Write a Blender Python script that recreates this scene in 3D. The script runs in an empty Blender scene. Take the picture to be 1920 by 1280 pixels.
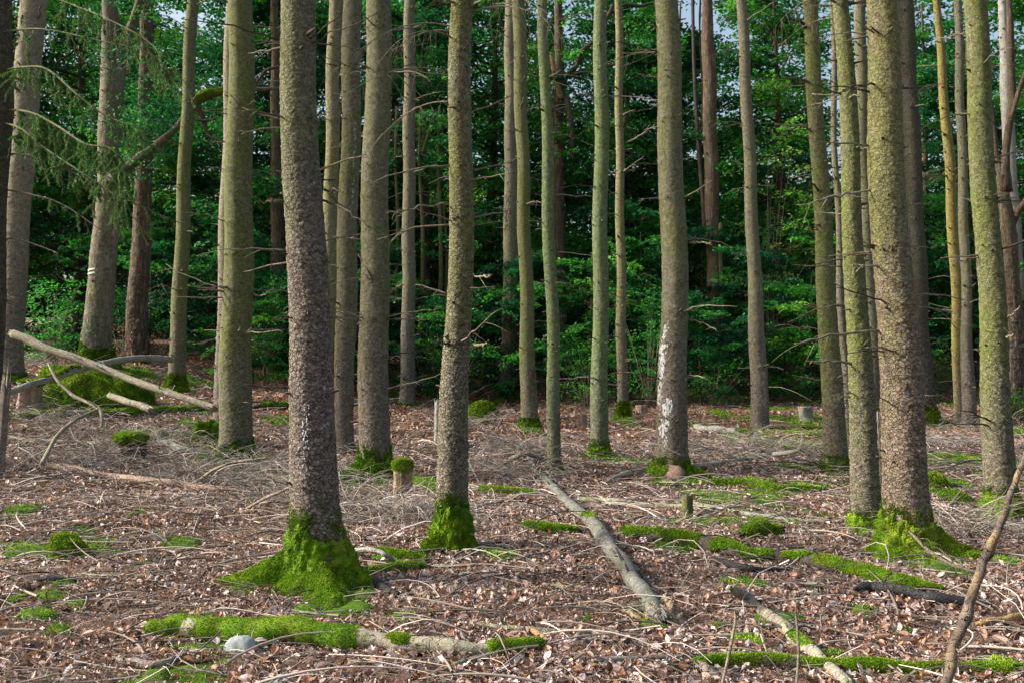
import bpy, math
import numpy as np
from math import radians as RAD, tan, cos, sin, pi

sc = bpy.context.scene
C = sc.collection

# ------------------------------------------------------------------ camera
F = 1920 * 35 / 36.0
PITCH = RAD(3.5)
CAM = np.array([0.0, 0.0, 1.6])
cd = bpy.data.cameras.new('camera'); cam = bpy.data.objects.new('camera', cd); C.objects.link(cam)
cam.location = CAM; cam.rotation_euler = (RAD(90) + PITCH, 0, 0)
cd.lens = 35; cd.sensor_width = 36; cd.clip_start = 0.05; cd.clip_end = 3000
sc.camera = cam

# ------------------------------------------------------------------ light
SUN_EL, SUN_AZ = 32, -90        # azimuth clockwise from +Y (camera looks +Y): the light comes from the left, slightly behind
W = bpy.data.worlds.new('World'); sc.world = W; W.use_nodes = True
nt = W.node_tree; nt.nodes.clear()
wo = nt.nodes.new('ShaderNodeOutputWorld'); bg = nt.nodes.new('ShaderNodeBackground'); sk = nt.nodes.new('ShaderNodeTexSky')
sk.sky_type = 'NISHITA'; sk.sun_disc = False
sk.sun_elevation = RAD(SUN_EL); sk.sun_rotation = RAD(SUN_AZ)
sk.air_density = 1.4; sk.dust_density = 6.0; sk.ozone_density = 1.0
bg.inputs['Strength'].default_value = 0.11
nt.links.new(sk.outputs[0], bg.inputs[0]); nt.links.new(bg.outputs[0], wo.inputs[0])
sl = bpy.data.lights.new('sun', 'SUN'); sl.energy = 3.2; sl.angle = RAD(9); sl.color = (1.0, 0.95, 0.88)
so = bpy.data.objects.new('sun', sl); C.objects.link(so)
so.rotation_euler = (RAD(90 - SUN_EL), 0, RAD(180 - SUN_AZ) if False else -RAD(SUN_AZ) + pi)
so.location = (-20, -20, 30)

sc.render.engine = 'CYCLES'
sc.view_settings.view_transform = 'Standard'; sc.view_settings.look = 'None'
sc.view_settings.exposure = 1.27; sc.view_settings.gamma = 1.0
sc.cycles.max_bounces = 6; sc.cycles.diffuse_bounces = 3; sc.cycles.glossy_bounces = 2
sc.cycles.transmission_bounces = 4; sc.cycles.transparent_max_bounces = 4
sc.cycles.use_denoising = True
sc.cycles.sample_clamp_indirect = 6

# ------------------------------------------------------------------ helpers
def R_(seed): return np.random.default_rng(seed)

def sn(p, freq, seed, n=7):
    """cheap smooth noise, about -1..1"""
    r = R_(seed); p = np.asarray(p, float); k = p.shape[-1]
    out = np.zeros(p.shape[:-1])
    for i in range(n):
        d = r.normal(size=k); d /= np.linalg.norm(d)
        out += np.sin((p @ d) * freq * r.uniform(.6, 1.7) + r.uniform(0, 6.28))
    return out / (n ** .5) * .8

def sstep(x): x = np.clip(x, 0, 1); return x * x * (3 - 2 * x)

def ground0(x, y):
    x = np.asarray(x, float); y = np.asarray(y, float)
    s = .5 * ((y - 5) + np.sqrt((y - 5) ** 2 + 2.0))
    z = .04 * np.clip(s, 0, 110) + .0009 * np.clip(y - 12, 0, 28) ** 2 + .0504 * np.clip(y - 40, 0, 60)
    L = sstep((-x - 2) / 7.0)
    z = z + .75 * L * sstep((y - 13) / 11.0) + .72 * sstep((-x - 7) / 5.0) * sstep((y - 14) / 11.0)
    p = np.stack([x, y], -1)
    z = z + .045 * sn(p, 1.1, 5) * sstep((y - 3) / 5) + .018 * sn(p, 3.7, 6) + .06 * sn(p, .45, 7) * sstep((y - 8) / 8)
    return z - .03

def pray(px, py):
    u = (px - 960) / F; v = (640 - py) / F
    return np.array([u, cos(PITCH) - v * sin(PITCH), sin(PITCH) + v * cos(PITCH)])

def at(px, py, d):
    r = pray(px, py); return CAM + r * (d / r[1])

def hit(px, py, G=ground0, dmax=90):
    r = pray(px, py); r = r / r[1]
    ds = np.arange(3.0, dmax, .02)
    z = CAM[2] + r[2] * ds; g = G(r[0] * ds, ds)
    k = np.argmax(z <= g)
    if z[k] > g[k]: k = len(ds) - 1
    d = ds[k]
    return np.array([r[0] * d, d, float(g[k])])

# moss patches on the floor: (px, py, half width px, half height px)
MOSS = [(130,1032,85,26),(40,1045,60,20),(255,968,22,12),(50,960,60,12),(20,1130,40,14),(60,1160,40,10),(330,1025,60,14),(285,1058,28,10),
 (620,1150,70,30),(480,1095,70,26),(745,1050,60,10),(735,1075,55,12),(770,1160,50,14),(690,1110,40,30),(940,1048,35,14),(960,925,50,10),(1035,995,60,12),
 (1100,1165,20,10),(1390,1100,50,10),(1530,1110,30,12),(1570,1060,25,10),(1640,1000,60,25),(1740,1060,70,40),(1850,1050,40,30),
 (1400,905,60,10),(1450,925,80,10),(1520,915,50,10),(1430,950,50,12),(1420,1005,40,14),(1340,935,70,22),(1280,900,60,25),(1480,880,60,10),(1600,880,60,16),
 (1770,905,40,22),(1790,935,35,16),(1860,970,50,18),(1460,1175,50,16),(1400,1205,40,12),(1480,1255,60,14),(1700,1265,90,12),(1890,1060,40,20),(1880,1250,40,16),
 (1130,860,60,14),(1170,790,30,10),(900,782,30,12),(990,805,25,10),(700,890,60,30),(760,900,50,14),(430,870,70,22),(390,830,40,24),(380,800,60,14),(290,830,60,14),
 (150,735,100,35),(230,730,60,24),(250,700,60,12),(130,705,40,10),(480,705,40,8),(330,730,40,10),(420,770,50,10),(520,790,30,12),
 (860,1020,70,16),(860,880,40,14),(320,1200,50,10),(295,1275,30,8),(1210,870,40,10),(1380,820,40,8),(1450,830,60,10),(1500,790,80,14),(1560,810,60,12),(1350,775,30,8),(1420,790,40,8),
 (1230,1180,30,14),(1280,1030,60,14),(1800,860,50,14),(1750,990,40,12),(1660,1090,40,12),(1580,1080,40,12),(1880,900,40,14),(640,880,20,8),
 (120,1100,30,8),(100,1125,30,10),(150,1140,25,8),(110,1190,30,10),(600,1100,60,40),(1700,1190,40,8),(1560,1235,60,10),(1620,1150,25,8),(1780,1210,25,8)]
_mp = []
for (a, b, w, h) in MOSS:
    p = hit(a, b); q = hit(a, b + h * .5); q2 = hit(a, b - h * .5)
    _mp.append((p[0], p[1], w * p[1] / F, max(.06, abs(q2[1] - q[1]))))
_mp = np.array(_mp)

def mossmask(x, y):
    """>0 where moss covers the floor"""
    x = np.asarray(x, float).ravel(); y = np.asarray(y, float).ravel()
    m = np.full(x.shape, -1.0)
    for (cx, cy, rx, ry) in _mp:
        m = np.maximum(m, 1 - np.sqrt(((x - cx) / rx) ** 2 + ((y - cy) / ry) ** 2))
    p = np.stack([x, y], -1)
    n = .38 * sn(p, 5.5, 21) + .22 * sn(p, 14, 22)
    right = sstep((x / np.maximum(y, 3) - .08) / .25) * sstep((y - 8) / 4)
    free = .75 * sn(p, 1.3, 23) + .6 * n + .60 * right - .76
    return np.maximum(m + n - .12, free)

def G(x, y):
    z = ground0(x, y)
    return z
def GM(x, y):
    x = np.asarray(x, float); y = np.asarray(y, float)
    return ground0(x, y) + .05 * sstep(mossmask(x, y).reshape(x.shape) / .5)

# ------------------------------------------------------------------ mesh building
class MB:
    def __init__(s): s.V = []; s.Q = []; s.T = []; s.a = []; s.n = 0
    def add(s, V, Q=None, T=None, tint=0.0):
        V = np.asarray(V, float)
        if Q is not None and len(Q): s.Q.append(np.asarray(Q, np.int64) + s.n)
        if T is not None and len(T): s.T.append(np.asarray(T, np.int64) + s.n)
        s.V.append(V); s.a.append(np.broadcast_to(np.asarray(tint, float), (len(V),)).copy()); s.n += len(V)
    def arrays(s):
        V = np.concatenate(s.V)
        Q = np.concatenate(s.Q) if s.Q else np.zeros((0, 4), np.int64)
        T = np.concatenate(s.T) if s.T else np.zeros((0, 3), np.int64)
        return V, Q, T, np.concatenate(s.a)
    def build(s, name, mat, parent=None, smooth=True, origin=None):
        V, Q, T, a = s.arrays()
        if origin is not None: V = V - np.asarray(origin)
        me = bpy.data.meshes.new(name)
        me.vertices.add(len(V)); me.vertices.foreach_set('co', V.astype(np.float32).ravel())
        nl = len(Q) * 4 + len(T) * 3
        me.loops.add(nl); me.loops.foreach_set('vertex_index', np.concatenate([Q.ravel(), T.ravel()]).astype(np.int32))
        st = np.concatenate([np.arange(len(Q)) * 4, len(Q) * 4 + np.arange(len(T)) * 3]).astype(np.int32)
        me.polygons.add(len(st)); me.polygons.foreach_set('loop_start', st)
        me.update(calc_edges=True)
        me.polygons.foreach_set('use_smooth', np.full(len(st), smooth, bool))
        at_ = me.attributes.new('tint', 'FLOAT', 'POINT'); at_.data.foreach_set('value', a.astype(np.float32))
        if mat: me.materials.append(mat)
        o = bpy.data.objects.new(name, me); C.objects.link(o)
        if origin is not None and parent is None: o.location = origin
        if parent is not None: o.parent = parent
        return o

def tag(o, label=None, cat=None, group=None, kind=None):
    if label: o['label'] = label
    if cat: o['category'] = cat
    if group: o['group'] = group
    if kind: o['kind'] = kind
    return o
def empty(name, loc, label, cat, group=None):
    o = bpy.data.objects.new(name, None); C.objects.link(o); o.location = loc; o.empty_display_size = .1
    return tag(o, label, cat, group)

def spline(P, n):
    """Catmull-Rom through P (rows of any width), n samples"""
    P = np.asarray(P, float)
    if len(P) == 2:
        t = np.linspace(0, 1, n)[:, None]; return P[0] * (1 - t) + P[1] * t
    Q = np.vstack([2 * P[0] - P[1], P, 2 * P[-1] - P[-2]])
    t = np.linspace(0, len(P) - 1 - 1e-6, n); i = t.astype(int); f = (t - i)[:, None]
    a, b, c, d = Q[i], Q[i + 1], Q[i + 2], Q[i + 3]
    return .5 * (2 * b + (c - a) * f + (2 * a - 5 * b + 4 * c - d) * f ** 2 + (3 * b - a - 3 * c + d) * f ** 3)

def frames(P):
    T = np.gradient(P, axis=0); T /= np.linalg.norm(T, axis=1)[:, None] + 1e-12
    ref = np.array([0, 0, 1.0]) if abs(T.mean(0)[2]) < .8 else np.array([0, 1.0, 0])
    U = np.cross(T, ref); U /= np.linalg.norm(U, axis=1)[:, None] + 1e-12
    Wv = np.cross(U, T)
    return T, U, Wv

def tube(P, r, sides=8, amp=0.0, seed=0, freq=20, cap=True):
    P = np.asarray(P, float); r = np.broadcast_to(np.asarray(r, float), (len(P),))
    T, U, Wv = frames(P)
    th = np.linspace(0, 2 * pi, sides, endpoint=False)
    V = P[:, None] + r[:, None, None] * (np.cos(th)[None, :, None] * U[:, None] + np.sin(th)[None, :, None] * Wv[:, None])
    if amp:
        D = V - P[:, None]; k = 1 + amp * sn(V, freq, seed) + amp * .6 * sn(V, freq * 2.7, seed + 1)
        V = P[:, None] + D * k[..., None]
    n = len(P); i = np.arange(n - 1)[:, None] * sides; j = np.arange(sides)[None]; j2 = (j + 1) % sides
    Q = np.stack([i + j, i + j2, i + sides + j2, i + sides + j], -1).reshape(-1, 4)
    V = V.reshape(-1, 3); Tt = []
    if cap:
        V = np.vstack([V, P[0] - T[0] * r[0] * .25, P[-1] + T[-1] * r[-1] * .25]); a = n * sides
        for k in range(sides):
            Tt.append((a, (k + 1) % sides, k)); Tt.append((a + 1, (n - 1) * sides + k, (n - 1) * sides + (k + 1) % sides))
    return V, Q, np.array(Tt, np.int64).reshape(-1, 3)

def fuzz(V, Q, n, length, width, seed, keep=None, up=.35, tint=(0, 1), off=0.0):
    """tiny blades over a quad surface: the nap of moss"""
    r = R_(seed); V = np.asarray(V); Q = np.asarray(Q)
    A, B, Cc, D = V[Q[:, 0]], V[Q[:, 1]], V[Q[:, 2]], V[Q[:, 3]]
    N = np.cross(Cc - A, D - B); ar = np.linalg.norm(N, axis=1); N = N / (ar[:, None] + 1e-12)
    w = ar.copy()
    if keep is not None: w = w * keep
    if w.sum() <= 0: return None
    f = r.choice(len(Q), n, p=w / w.sum()); a = r.random((n, 1)); b = r.random((n, 1))
    p = (A[f] * (1 - a) + B[f] * a) * (1 - b) + (D[f] * (1 - a) + Cc[f] * a) * b
    d = N[f] + r.normal(size=(n, 3)) * .55; d[:, 2] += up; d /= np.linalg.norm(d, axis=1)[:, None]
    s = np.cross(d, r.normal(size=(n, 3))); s /= np.linalg.norm(s, axis=1)[:, None]
    L = length * r.uniform(.5, 1.3, (n, 1)); wd = width * r.uniform(.6, 1.3, (n, 1))
    p = p - N[f] * .004
    out = np.stack([p - s * wd, p + s * wd, p + d * L], 1).reshape(-1, 3)
    return out, np.arange(3 * n).reshape(-1, 3), np.repeat(r.uniform(tint[0], tint[1], n), 3)

# ------------------------------------------------------------------ materials
def mat(name, rough=.8, spec=.3):
    m = bpy.data.materials.new(name); m.use_nodes = True
    t = m.node_tree; b = t.nodes['Principled BSDF']; b.inputs['Roughness'].default_value = rough
    b.inputs['Specular IOR Level'].default_value = spec
    return m, t, b
def N(t, ty, **k):
    n = t.nodes.new(ty)
    for a, v in k.items(): setattr(n, a, v)
    return n
def ramp(t, src, stops):
    r = N(t, 'ShaderNodeValToRGB'); e = r.color_ramp.elements
    while len(e) < len(stops): e.new(.5)
    for q, (p, c) in zip(e, stops): q.position = p; q.color = (*c, 1) if len(c) == 3 else c
    t.links.new(src, r.inputs[0]); return r.outputs[0]
def mix(t, fac, a, b, mode='MIX'):
    m = N(t, 'ShaderNodeMix', data_type='RGBA', blend_type=mode)
    if isinstance(fac, (int, float)): m.inputs[0].default_value = fac
    else: t.links.new(fac, m.inputs[0])
    for i, v in ((6, a), (7, b)):
        if isinstance(v, tuple): m.inputs[i].default_value = (*v, 1)
        else: t.links.new(v, m.inputs[i])
    return m.outputs[2]
def noise(t, vec, scale, detail=4, rough=.6):
    n = N(t, 'ShaderNodeTexNoise'); n.inputs['Scale'].default_value = scale; n.inputs['Detail'].default_value = detail
    n.inputs['Roughness'].default_value = rough
    if vec is not None: t.links.new(vec, n.inputs['Vector'])
    return n.outputs['Fac']
def mp(t, v, a, b, c=0., d=1.):
    n = N(t, 'ShaderNodeMapRange'); n.inputs[1].default_value = a; n.inputs[2].default_value = b
    n.inputs[3].default_value = c; n.inputs[4].default_value = d; t.links.new(v, n.inputs[0]); return n.outputs[0]
def math_(t, op, a, b=0.):
    n = N(t, 'ShaderNodeMath', operation=op)
    for i, v in ((0, a), (1, b)):
        if isinstance(v, (int, float)): n.inputs[i].default_value = v
        else: t.links.new(v, n.inputs[i])
    return n.outputs[0]
def objvec(t, scale=(1, 1, 1)):
    c = N(t, 'ShaderNodeTexCoord'); m = N(t, 'ShaderNodeMapping'); m.inputs['Scale'].default_value = scale
    t.links.new(c.outputs['Object'], m.inputs['Vector']); return m.outputs[0], c.outputs['Object']

def bark(name, low, high, algae, z0, z1, amount, scale=42, bump=.9, ridged=False):
    """spruce bark: shingled plates low down, smoother and speckled with an algae bloom higher up"""
    m, t, b = mat(name, .85, .2)
    v, o = objvec(t, (1, 1, 1.25) if not ridged else (1, 1, .16))
    wn = N(t, 'ShaderNodeTexNoise'); wn.inputs['Scale'].default_value = 22; wn.inputs['Detail'].default_value = 3; t.links.new(o, wn.inputs['Vector'])
    wv = mix(t, .045, v, wn.outputs['Color'])
    def vor(f):
        q = N(t, 'ShaderNodeTexVoronoi', feature=f); q.inputs['Scale'].default_value = scale; t.links.new(wv, q.inputs['Vector']); return q
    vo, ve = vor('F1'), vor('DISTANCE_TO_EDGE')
    n1 = noise(t, o, 4, 5); n2 = noise(t, o, 60, 5, .75)
    sep = N(t, 'ShaderNodeSeparateXYZ'); t.links.new(o, sep.inputs[0])
    hz = math_(t, 'ADD', mp(t, sep.outputs[2], z0, z1), math_(t, 'MULTIPLY', math_(t, 'SUBTRACT', n1, .5), 1.4))
    hz = math_(t, 'MINIMUM', math_(t, 'MAXIMUM', hz, 0.), 1.)
    col = mix(t, hz, low, high)
    al = mp(t, noise(t, objvec(t, (1.6, 1.6, .35))[0], 2.6, 6, .65), .38, .58)
    al = math_(t, 'MULTIPLY', al, mp(t, hz, 0, 1, amount * .3, amount))
    at_ = N(t, 'ShaderNodeAttribute', attribute_name='tint')
    vs = N(t, 'ShaderNodeSeparateXYZ'); t.links.new(vo.outputs['Color'], vs.inputs[0])
    low = (low[0] * .86, low[1] * .89, low[2] * .95); high = (high[0] * .88, high[1] * .90, high[2] * .96)
    col = mix(t, hz, low, high)
    fl = mp(t, hz, 0, 1, 1, .62); n4 = noise(t, objvec(t, (1, 1, 1.6))[0], 17, 5, .7)
    col = mix(t, math_(t, 'MULTIPLY', mp(t, vs.outputs[0], .55, .95, 0, .6), fl), col, tuple(x * .40 for x in low))
    col = mix(t, math_(t, 'MULTIPLY', mp(t, vs.outputs[1], .66, 1, 0, .5), fl), col, (.40, .35, .30))
    col = mix(t, al, col, algae)
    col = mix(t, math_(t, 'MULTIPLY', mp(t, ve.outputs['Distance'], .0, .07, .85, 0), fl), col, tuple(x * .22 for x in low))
    hsv = N(t, 'ShaderNodeHueSaturation'); t.links.new(col, hsv.inputs['Color'])
    t.links.new(math_(t, 'ADD', math_(t, 'ADD', mp(t, n2, .3, .7, .45, 1.4), mp(t, n4, .3, .7, -.42, .34)), mp(t, at_.outputs['Fac'], 0, 1, -.22, .22)), hsv.inputs['Value'])
    col = hsv.outputs[0]
    lv = N(t, 'ShaderNodeTexVoronoi', feature='F1'); lv.inputs['Scale'].default_value = 34
    t.links.new(o, lv.inputs['Vector'])
    sp = math_(t, 'MULTIPLY', mp(t, lv.outputs['Distance'], .14, .30, 1, 0), mp(t, noise(t, o, 9, 2), .48, .6))
    col = mix(t, math_(t, 'MULTIPLY', sp, .5), col, (.50, .52, .43))
    t.links.new(col, b.inputs['Base Color'])
    # shingle relief: every plate stands off by its own amount and lifts at its lower edge
    dv = N(t, 'ShaderNodeVectorMath', operation='SUBTRACT'); t.links.new(vo.outputs['Position'], dv.inputs[0]); t.links.new(wv, dv.inputs[1])
    ds = N(t, 'ShaderNodeSeparateXYZ'); t.links.new(dv.outputs[0], ds.inputs[0])
    h = math_(t, 'ADD', math_(t, 'MULTIPLY', vs.outputs[2], .55), math_(t, 'MULTIPLY', ds.outputs[2], (.5 if not ridged else .0) * scale))
    h = math_(t, 'ADD', h, mp(t, ve.outputs['Distance'], 0, .12 if not ridged else .4, -.8, 0))
    h = math_(t, 'ADD', math_(t, 'MULTIPLY', h, fl), math_(t, 'MULTIPLY', n2, 1.2))
    h = math_(t, 'ADD', h, math_(t, 'MULTIPLY', n4, .4))
    h = math_(t, 'ADD', h, math_(t, 'MULTIPLY', sp, .4))
    bp = N(t, 'ShaderNodeBump'); bp.inputs['Strength'].default_value = bump; bp.inputs['Distance'].default_value = .0135
    t.links.new(h, bp.inputs['Height']); t.links.new(bp.outputs[0], b.inputs['Normal'])
    return m

def leafmat(name, stops, rough=.45, trans=.35, spec=.4):
    m, t, b = mat(name, rough, spec)
    a = N(t, 'ShaderNodeAttribute', attribute_name='tint')
    c = ramp(t, a.outputs['Fac'], stops); t.links.new(c, b.inputs['Base Color'])
    if trans:
        tr = N(t, 'ShaderNodeBsdfTranslucent'); ms = N(t, 'ShaderNodeMixShader'); ms.inputs[0].default_value = trans
        t.links.new(mix(t, 1.0, c, (1.0, 1.0, .55), 'MULTIPLY'), tr.inputs['Color'])
        t.links.new(b.outputs[0], ms.inputs[1]); t.links.new(tr.outputs[0], ms.inputs[2])
        t.links.new(ms.outputs[0], t.nodes['Material Output'].inputs['Surface'])
    return m

def woodmat(name, dark, light, green=None, gamt=.0, scale=1.0, rough=.8):
    m, t, b = mat(name, rough, .2)
    v, o = objvec(t)
    n1 = noise(t, o, 7 * scale, 6, .7); n2 = noise(t, o, 60 * scale, 4, .7); n3 = noise(t, o, 24 * scale, 4, .65)
    c = mix(t, mp(t, n1, .35, .65), dark, light)
    c = mix(t, mp(t, n3, .52, .66, 0, .7), c, tuple(x * .38 for x in dark))
    c = mix(t, mp(t, n2, .35, .65, 0, .5), c, tuple(x * .5 for x in dark))
    vo = N(t, 'ShaderNodeTexVoronoi', feature='DISTANCE_TO_EDGE'); vo.inputs['Scale'].default_value = 26 * scale; t.links.new(mix(t, .12, o, N(t, 'ShaderNodeTexNoise').outputs['Color']), vo.inputs['Vector'])
    c = mix(t, mp(t, vo.outputs['Distance'], 0, .03, .4, 0), c, tuple(x * .3 for x in dark))
    if green: c = mix(t, math_(t, 'MULTIPLY', mp(t, noise(t, o, 5, 4), .48, .6), gamt), c, green)
    t.links.new(c, b.inputs['Base Color'])
    bp = N(t, 'ShaderNodeBump'); bp.inputs['Strength'].default_value = .8; bp.inputs['Distance'].default_value = .012
    t.links.new(math_(t, 'ADD', math_(t, 'ADD', n2, n3), mp(t, vo.outputs['Distance'], 0, .05, -.6, 0)), bp.inputs['Height']); t.links.new(bp.outputs[0], b.inputs['Normal'])
    return m

M = {}
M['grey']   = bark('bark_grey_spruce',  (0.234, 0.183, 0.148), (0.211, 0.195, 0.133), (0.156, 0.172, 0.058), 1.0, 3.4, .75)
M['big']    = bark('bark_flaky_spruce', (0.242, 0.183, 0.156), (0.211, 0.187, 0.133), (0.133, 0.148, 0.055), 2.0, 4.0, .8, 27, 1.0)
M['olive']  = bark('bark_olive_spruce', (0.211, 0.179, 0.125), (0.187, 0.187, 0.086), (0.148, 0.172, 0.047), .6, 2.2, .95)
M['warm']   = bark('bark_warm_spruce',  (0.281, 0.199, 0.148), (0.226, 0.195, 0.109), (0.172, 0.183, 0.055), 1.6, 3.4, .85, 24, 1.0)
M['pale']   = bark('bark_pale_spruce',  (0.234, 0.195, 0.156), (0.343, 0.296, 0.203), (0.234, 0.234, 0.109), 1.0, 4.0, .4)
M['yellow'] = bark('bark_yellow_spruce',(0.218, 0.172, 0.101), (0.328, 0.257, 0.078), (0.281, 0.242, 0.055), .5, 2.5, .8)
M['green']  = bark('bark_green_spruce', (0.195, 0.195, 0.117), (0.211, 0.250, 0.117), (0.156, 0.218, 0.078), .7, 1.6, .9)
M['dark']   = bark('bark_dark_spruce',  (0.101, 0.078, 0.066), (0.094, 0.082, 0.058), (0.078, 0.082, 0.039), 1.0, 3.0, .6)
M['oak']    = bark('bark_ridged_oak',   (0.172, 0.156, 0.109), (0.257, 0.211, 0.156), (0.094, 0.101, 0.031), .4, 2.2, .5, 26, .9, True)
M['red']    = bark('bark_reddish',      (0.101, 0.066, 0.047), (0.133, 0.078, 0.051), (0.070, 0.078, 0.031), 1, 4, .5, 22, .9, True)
M['deadbark'] = woodmat('dead_bark', (.16, .13, .11), (.34, .30, .25))
M['twig']   = woodmat('dead_twig', (.17, .135, .105), (.36, .31, .25), (.2, .24, .1), .4)
M['darktwig'] = woodmat('dark_twig', (.05, .042, .035), (.12, .10, .08))
M['log']    = woodmat('weathered_log', (.20, .175, .14), (.42, .38, .31), (.2, .25, .08), .35, .6)
M['greylog'] = woodmat('grey_log', (.19, .18, .165), (.38, .37, .34), (.22, .27, .15), .4, .6)
M['centrelog'] = woodmat('weathered_grey_log', (.095, .092, .085), (.26, .255, .24), (.14, .18, .09), .4)
M['greybranch'] = woodmat('grey_brown_branch', (.085, .07, .058), (.22, .185, .15), (.30, .20, .09), .5)
M['pinklog'] = woodmat('pinkish_log', (.26, .18, .14), (.45, .34, .27))
M['wetlog'] = woodmat('wet_black_log', (.018, .017, .018), (.05, .047, .048), None, 0, 1, .4)
M['tanlog'] = woodmat('tan_stick', (.26, .17, .08), (.42, .29, .14))
M['rot']    = woodmat('rotten_wood', (.16, .11, .06), (.45, .36, .23))
M['mossywood'] = woodmat('mossy_wood', (.10, .09, .04), (.2, .2, .08), (.12, .22, .02), .9)
M['root']   = woodmat('root_bark', (.20, .13, .10), (.34, .24, .19))
m, t, b = mat('resin_streak', .6, .3)
rn = noise(t, objvec(t)[1], 40, 3); t.links.new(mix(t, mp(t, rn, .35, .65), (.26, .28, .28), (.58, .62, .65)), b.inputs['Base Color']); M['resin'] = m
m, t, b = mat('white_paint', .7, .3)
rn = noise(t, objvec(t)[1], 30, 3); t.links.new(mix(t, rn, (.30, .30, .28), (.66, .66, .63)), b.inputs['Base Color']); M['paint'] = m
m, t, b = mat('grey_rock', .8, .3)
v, o = objvec(t); rn = noise(t, o, 9, 6); r2 = noise(t, o, 60, 3)
c = mix(t, mp(t, rn, .35, .65), (.17, .2, .2), (.36, .41, .40)); c = mix(t, mp(t, r2, .3, .7, 0, .5), c, (.1, .12, .12))
t.links.new(c, b.inputs['Base Color']); bp = N(t, 'ShaderNodeBump'); bp.inputs['Strength'].default_value = .6; bp.inputs['Distance'].default_value = .01
t.links.new(rn, bp.inputs['Height']); t.links.new(bp.outputs[0], b.inputs['Normal']); M['rock'] = m

mossramp = [(0, (.045, .085, .008)), (.35, (.11, .215, .012)), (.7, (.19, .34, .016)), (1, (.34, .47, .045))]
m, t, b = mat('moss_nap', .85, .1)
a = N(t, 'ShaderNodeAttribute', attribute_name='tint'); gm = N(t, 'ShaderNodeNewGeometry')
g1 = noise(t, gm.outputs['Position'], 1.7, 4, .6); g2 = noise(t, gm.outputs['Position'], 7, 4, .65)
tt_ = math_(t, 'ADD', a.outputs['Fac'], mp(t, g2, .3, .7, -.3, .3))
c = ramp(t, tt_, mossramp)
c = mix(t, mp(t, g1, .5, .72, 0, .65), c, (.20, .21, .03)); c = mix(t, mp(t, g1, .5, .3, 0, .6), c, (.035, .10, .012)); c = mix(t, mp(t, g2, .62, .75, 0, .6), c, (.14, .10, .04))
t.links.new(c, b.inputs['Base Color'])
tr = N(t, 'ShaderNodeBsdfTranslucent'); ms = N(t, 'ShaderNodeMixShader'); ms.inputs[0].default_value = .22
t.links.new(c, tr.inputs['Color']); t.links.new(b.outputs[0], ms.inputs[1]); t.links.new(tr.outputs[0], ms.inputs[2]); t.links.new(ms.outputs[0], t.nodes['Material Output'].inputs['Surface']); M['moss'] = m
M['leafdark'] = leafmat('broadleaf_dark', [(0, (.005, .036, .020)), (.3, (.011, .088, .038)), (.65, (.025, .20, .056)), (1, (.11, .42, .08))], .5, .4, .2)
M['leafmid'] = leafmat('broadleaf_mid', [(0, (.010, .060, .018)), (.3, (.022, .14, .03)), (.65, (.06, .29, .04)), (1, (.19, .48, .07))], .5, .4, .2)
M['leafbright'] = leafmat('broadleaf_bright', [(0, (.02, .18, .045)), (.5, (.04, .32, .05)), (1, (.12, .46, .08))], .5, .4, .2)
M['leafsunpaint'] = leafmat('broadleaf_painted_sun', [(0, (.07, .18, .05)), (.5, (.15, .32, .08)), (1, (.32, .48, .14))], .5, .5)  # sun shining on and through leaves, painted as a paler yellow-green
M['copper'] = leafmat('withered_leaf', [(0, (.20, .08, .045)), (.5, (.38, .18, .11)), (1, (.5, .28, .2))], .7, .3)
M['needle'] = leafmat('spruce_needle', [(0, (.03, .10, .03)), (.5, (.08, .20, .05)), (1, (.20, .34, .10))], .6, .3)
M['sagetwig'] = woodmat('algae_twig', (.10, .115, .05), (.25, .27, .14))
M['litter'] = leafmat('beech_litter', [(0, (.04, .025, .021)), (.2, (.12, .07, .054)), (.42, (.265, .165, .13)), (.62, (.40, .285, .25)), (.8, (.58, .51, .505)), (.9, (.27, .115, .055)), (1, (.42, .22, .12))], .5, .15, .5)  # palest stop: pale leaves with lavender sky highlights painted in
M['twiglit'] = leafmat('twig_litter', [(0, (.05, .04, .034)), (.3, (.15, .125, .105)), (.65, (.32, .275, .235)), (1, (.58, .52, .46))], .75, 0, .25)
m, t, b = mat('cone_scales', .6, .3)
a = N(t, 'ShaderNodeAttribute', attribute_name='tint'); t.links.new(ramp(t, a.outputs['Fac'], [(0, (.06, .03, .02)), (1, (.32, .18, .11))]), b.inputs['Base Color']); M['cone'] = m

# forest soil
m, t, b = mat('forest_soil', .95, .1)
v, o = objvec(t)
n1 = noise(t, o, 3, 6); n2 = noise(t, o, 28, 5, .7)
c = mix(t, mp(t, n2, .3, .7), (.055, .036, .027), (.19, .125, .095)); c = mix(t, mp(t, n1, .4, .7, 0, .6), c, (.24, .13, .08))
a = N(t, 'ShaderNodeAttribute', attribute_name='tint')
gm = mix(t, mp(t, n2, .3, .7), (.03, .07, .008), (.09, .17, .015))
c = mix(t, mp(t, a.outputs['Fac'], .0, .12), c, gm); t.links.new(c, b.inputs['Base Color'])
bp = N(t, 'ShaderNodeBump'); bp.inputs['Strength'].default_value = .8; bp.inputs['Distance'].default_value = .03
t.links.new(n2, bp.inputs['Height']); t.links.new(bp.outputs[0], b.inputs['Normal']); M['soil'] = m

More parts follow.
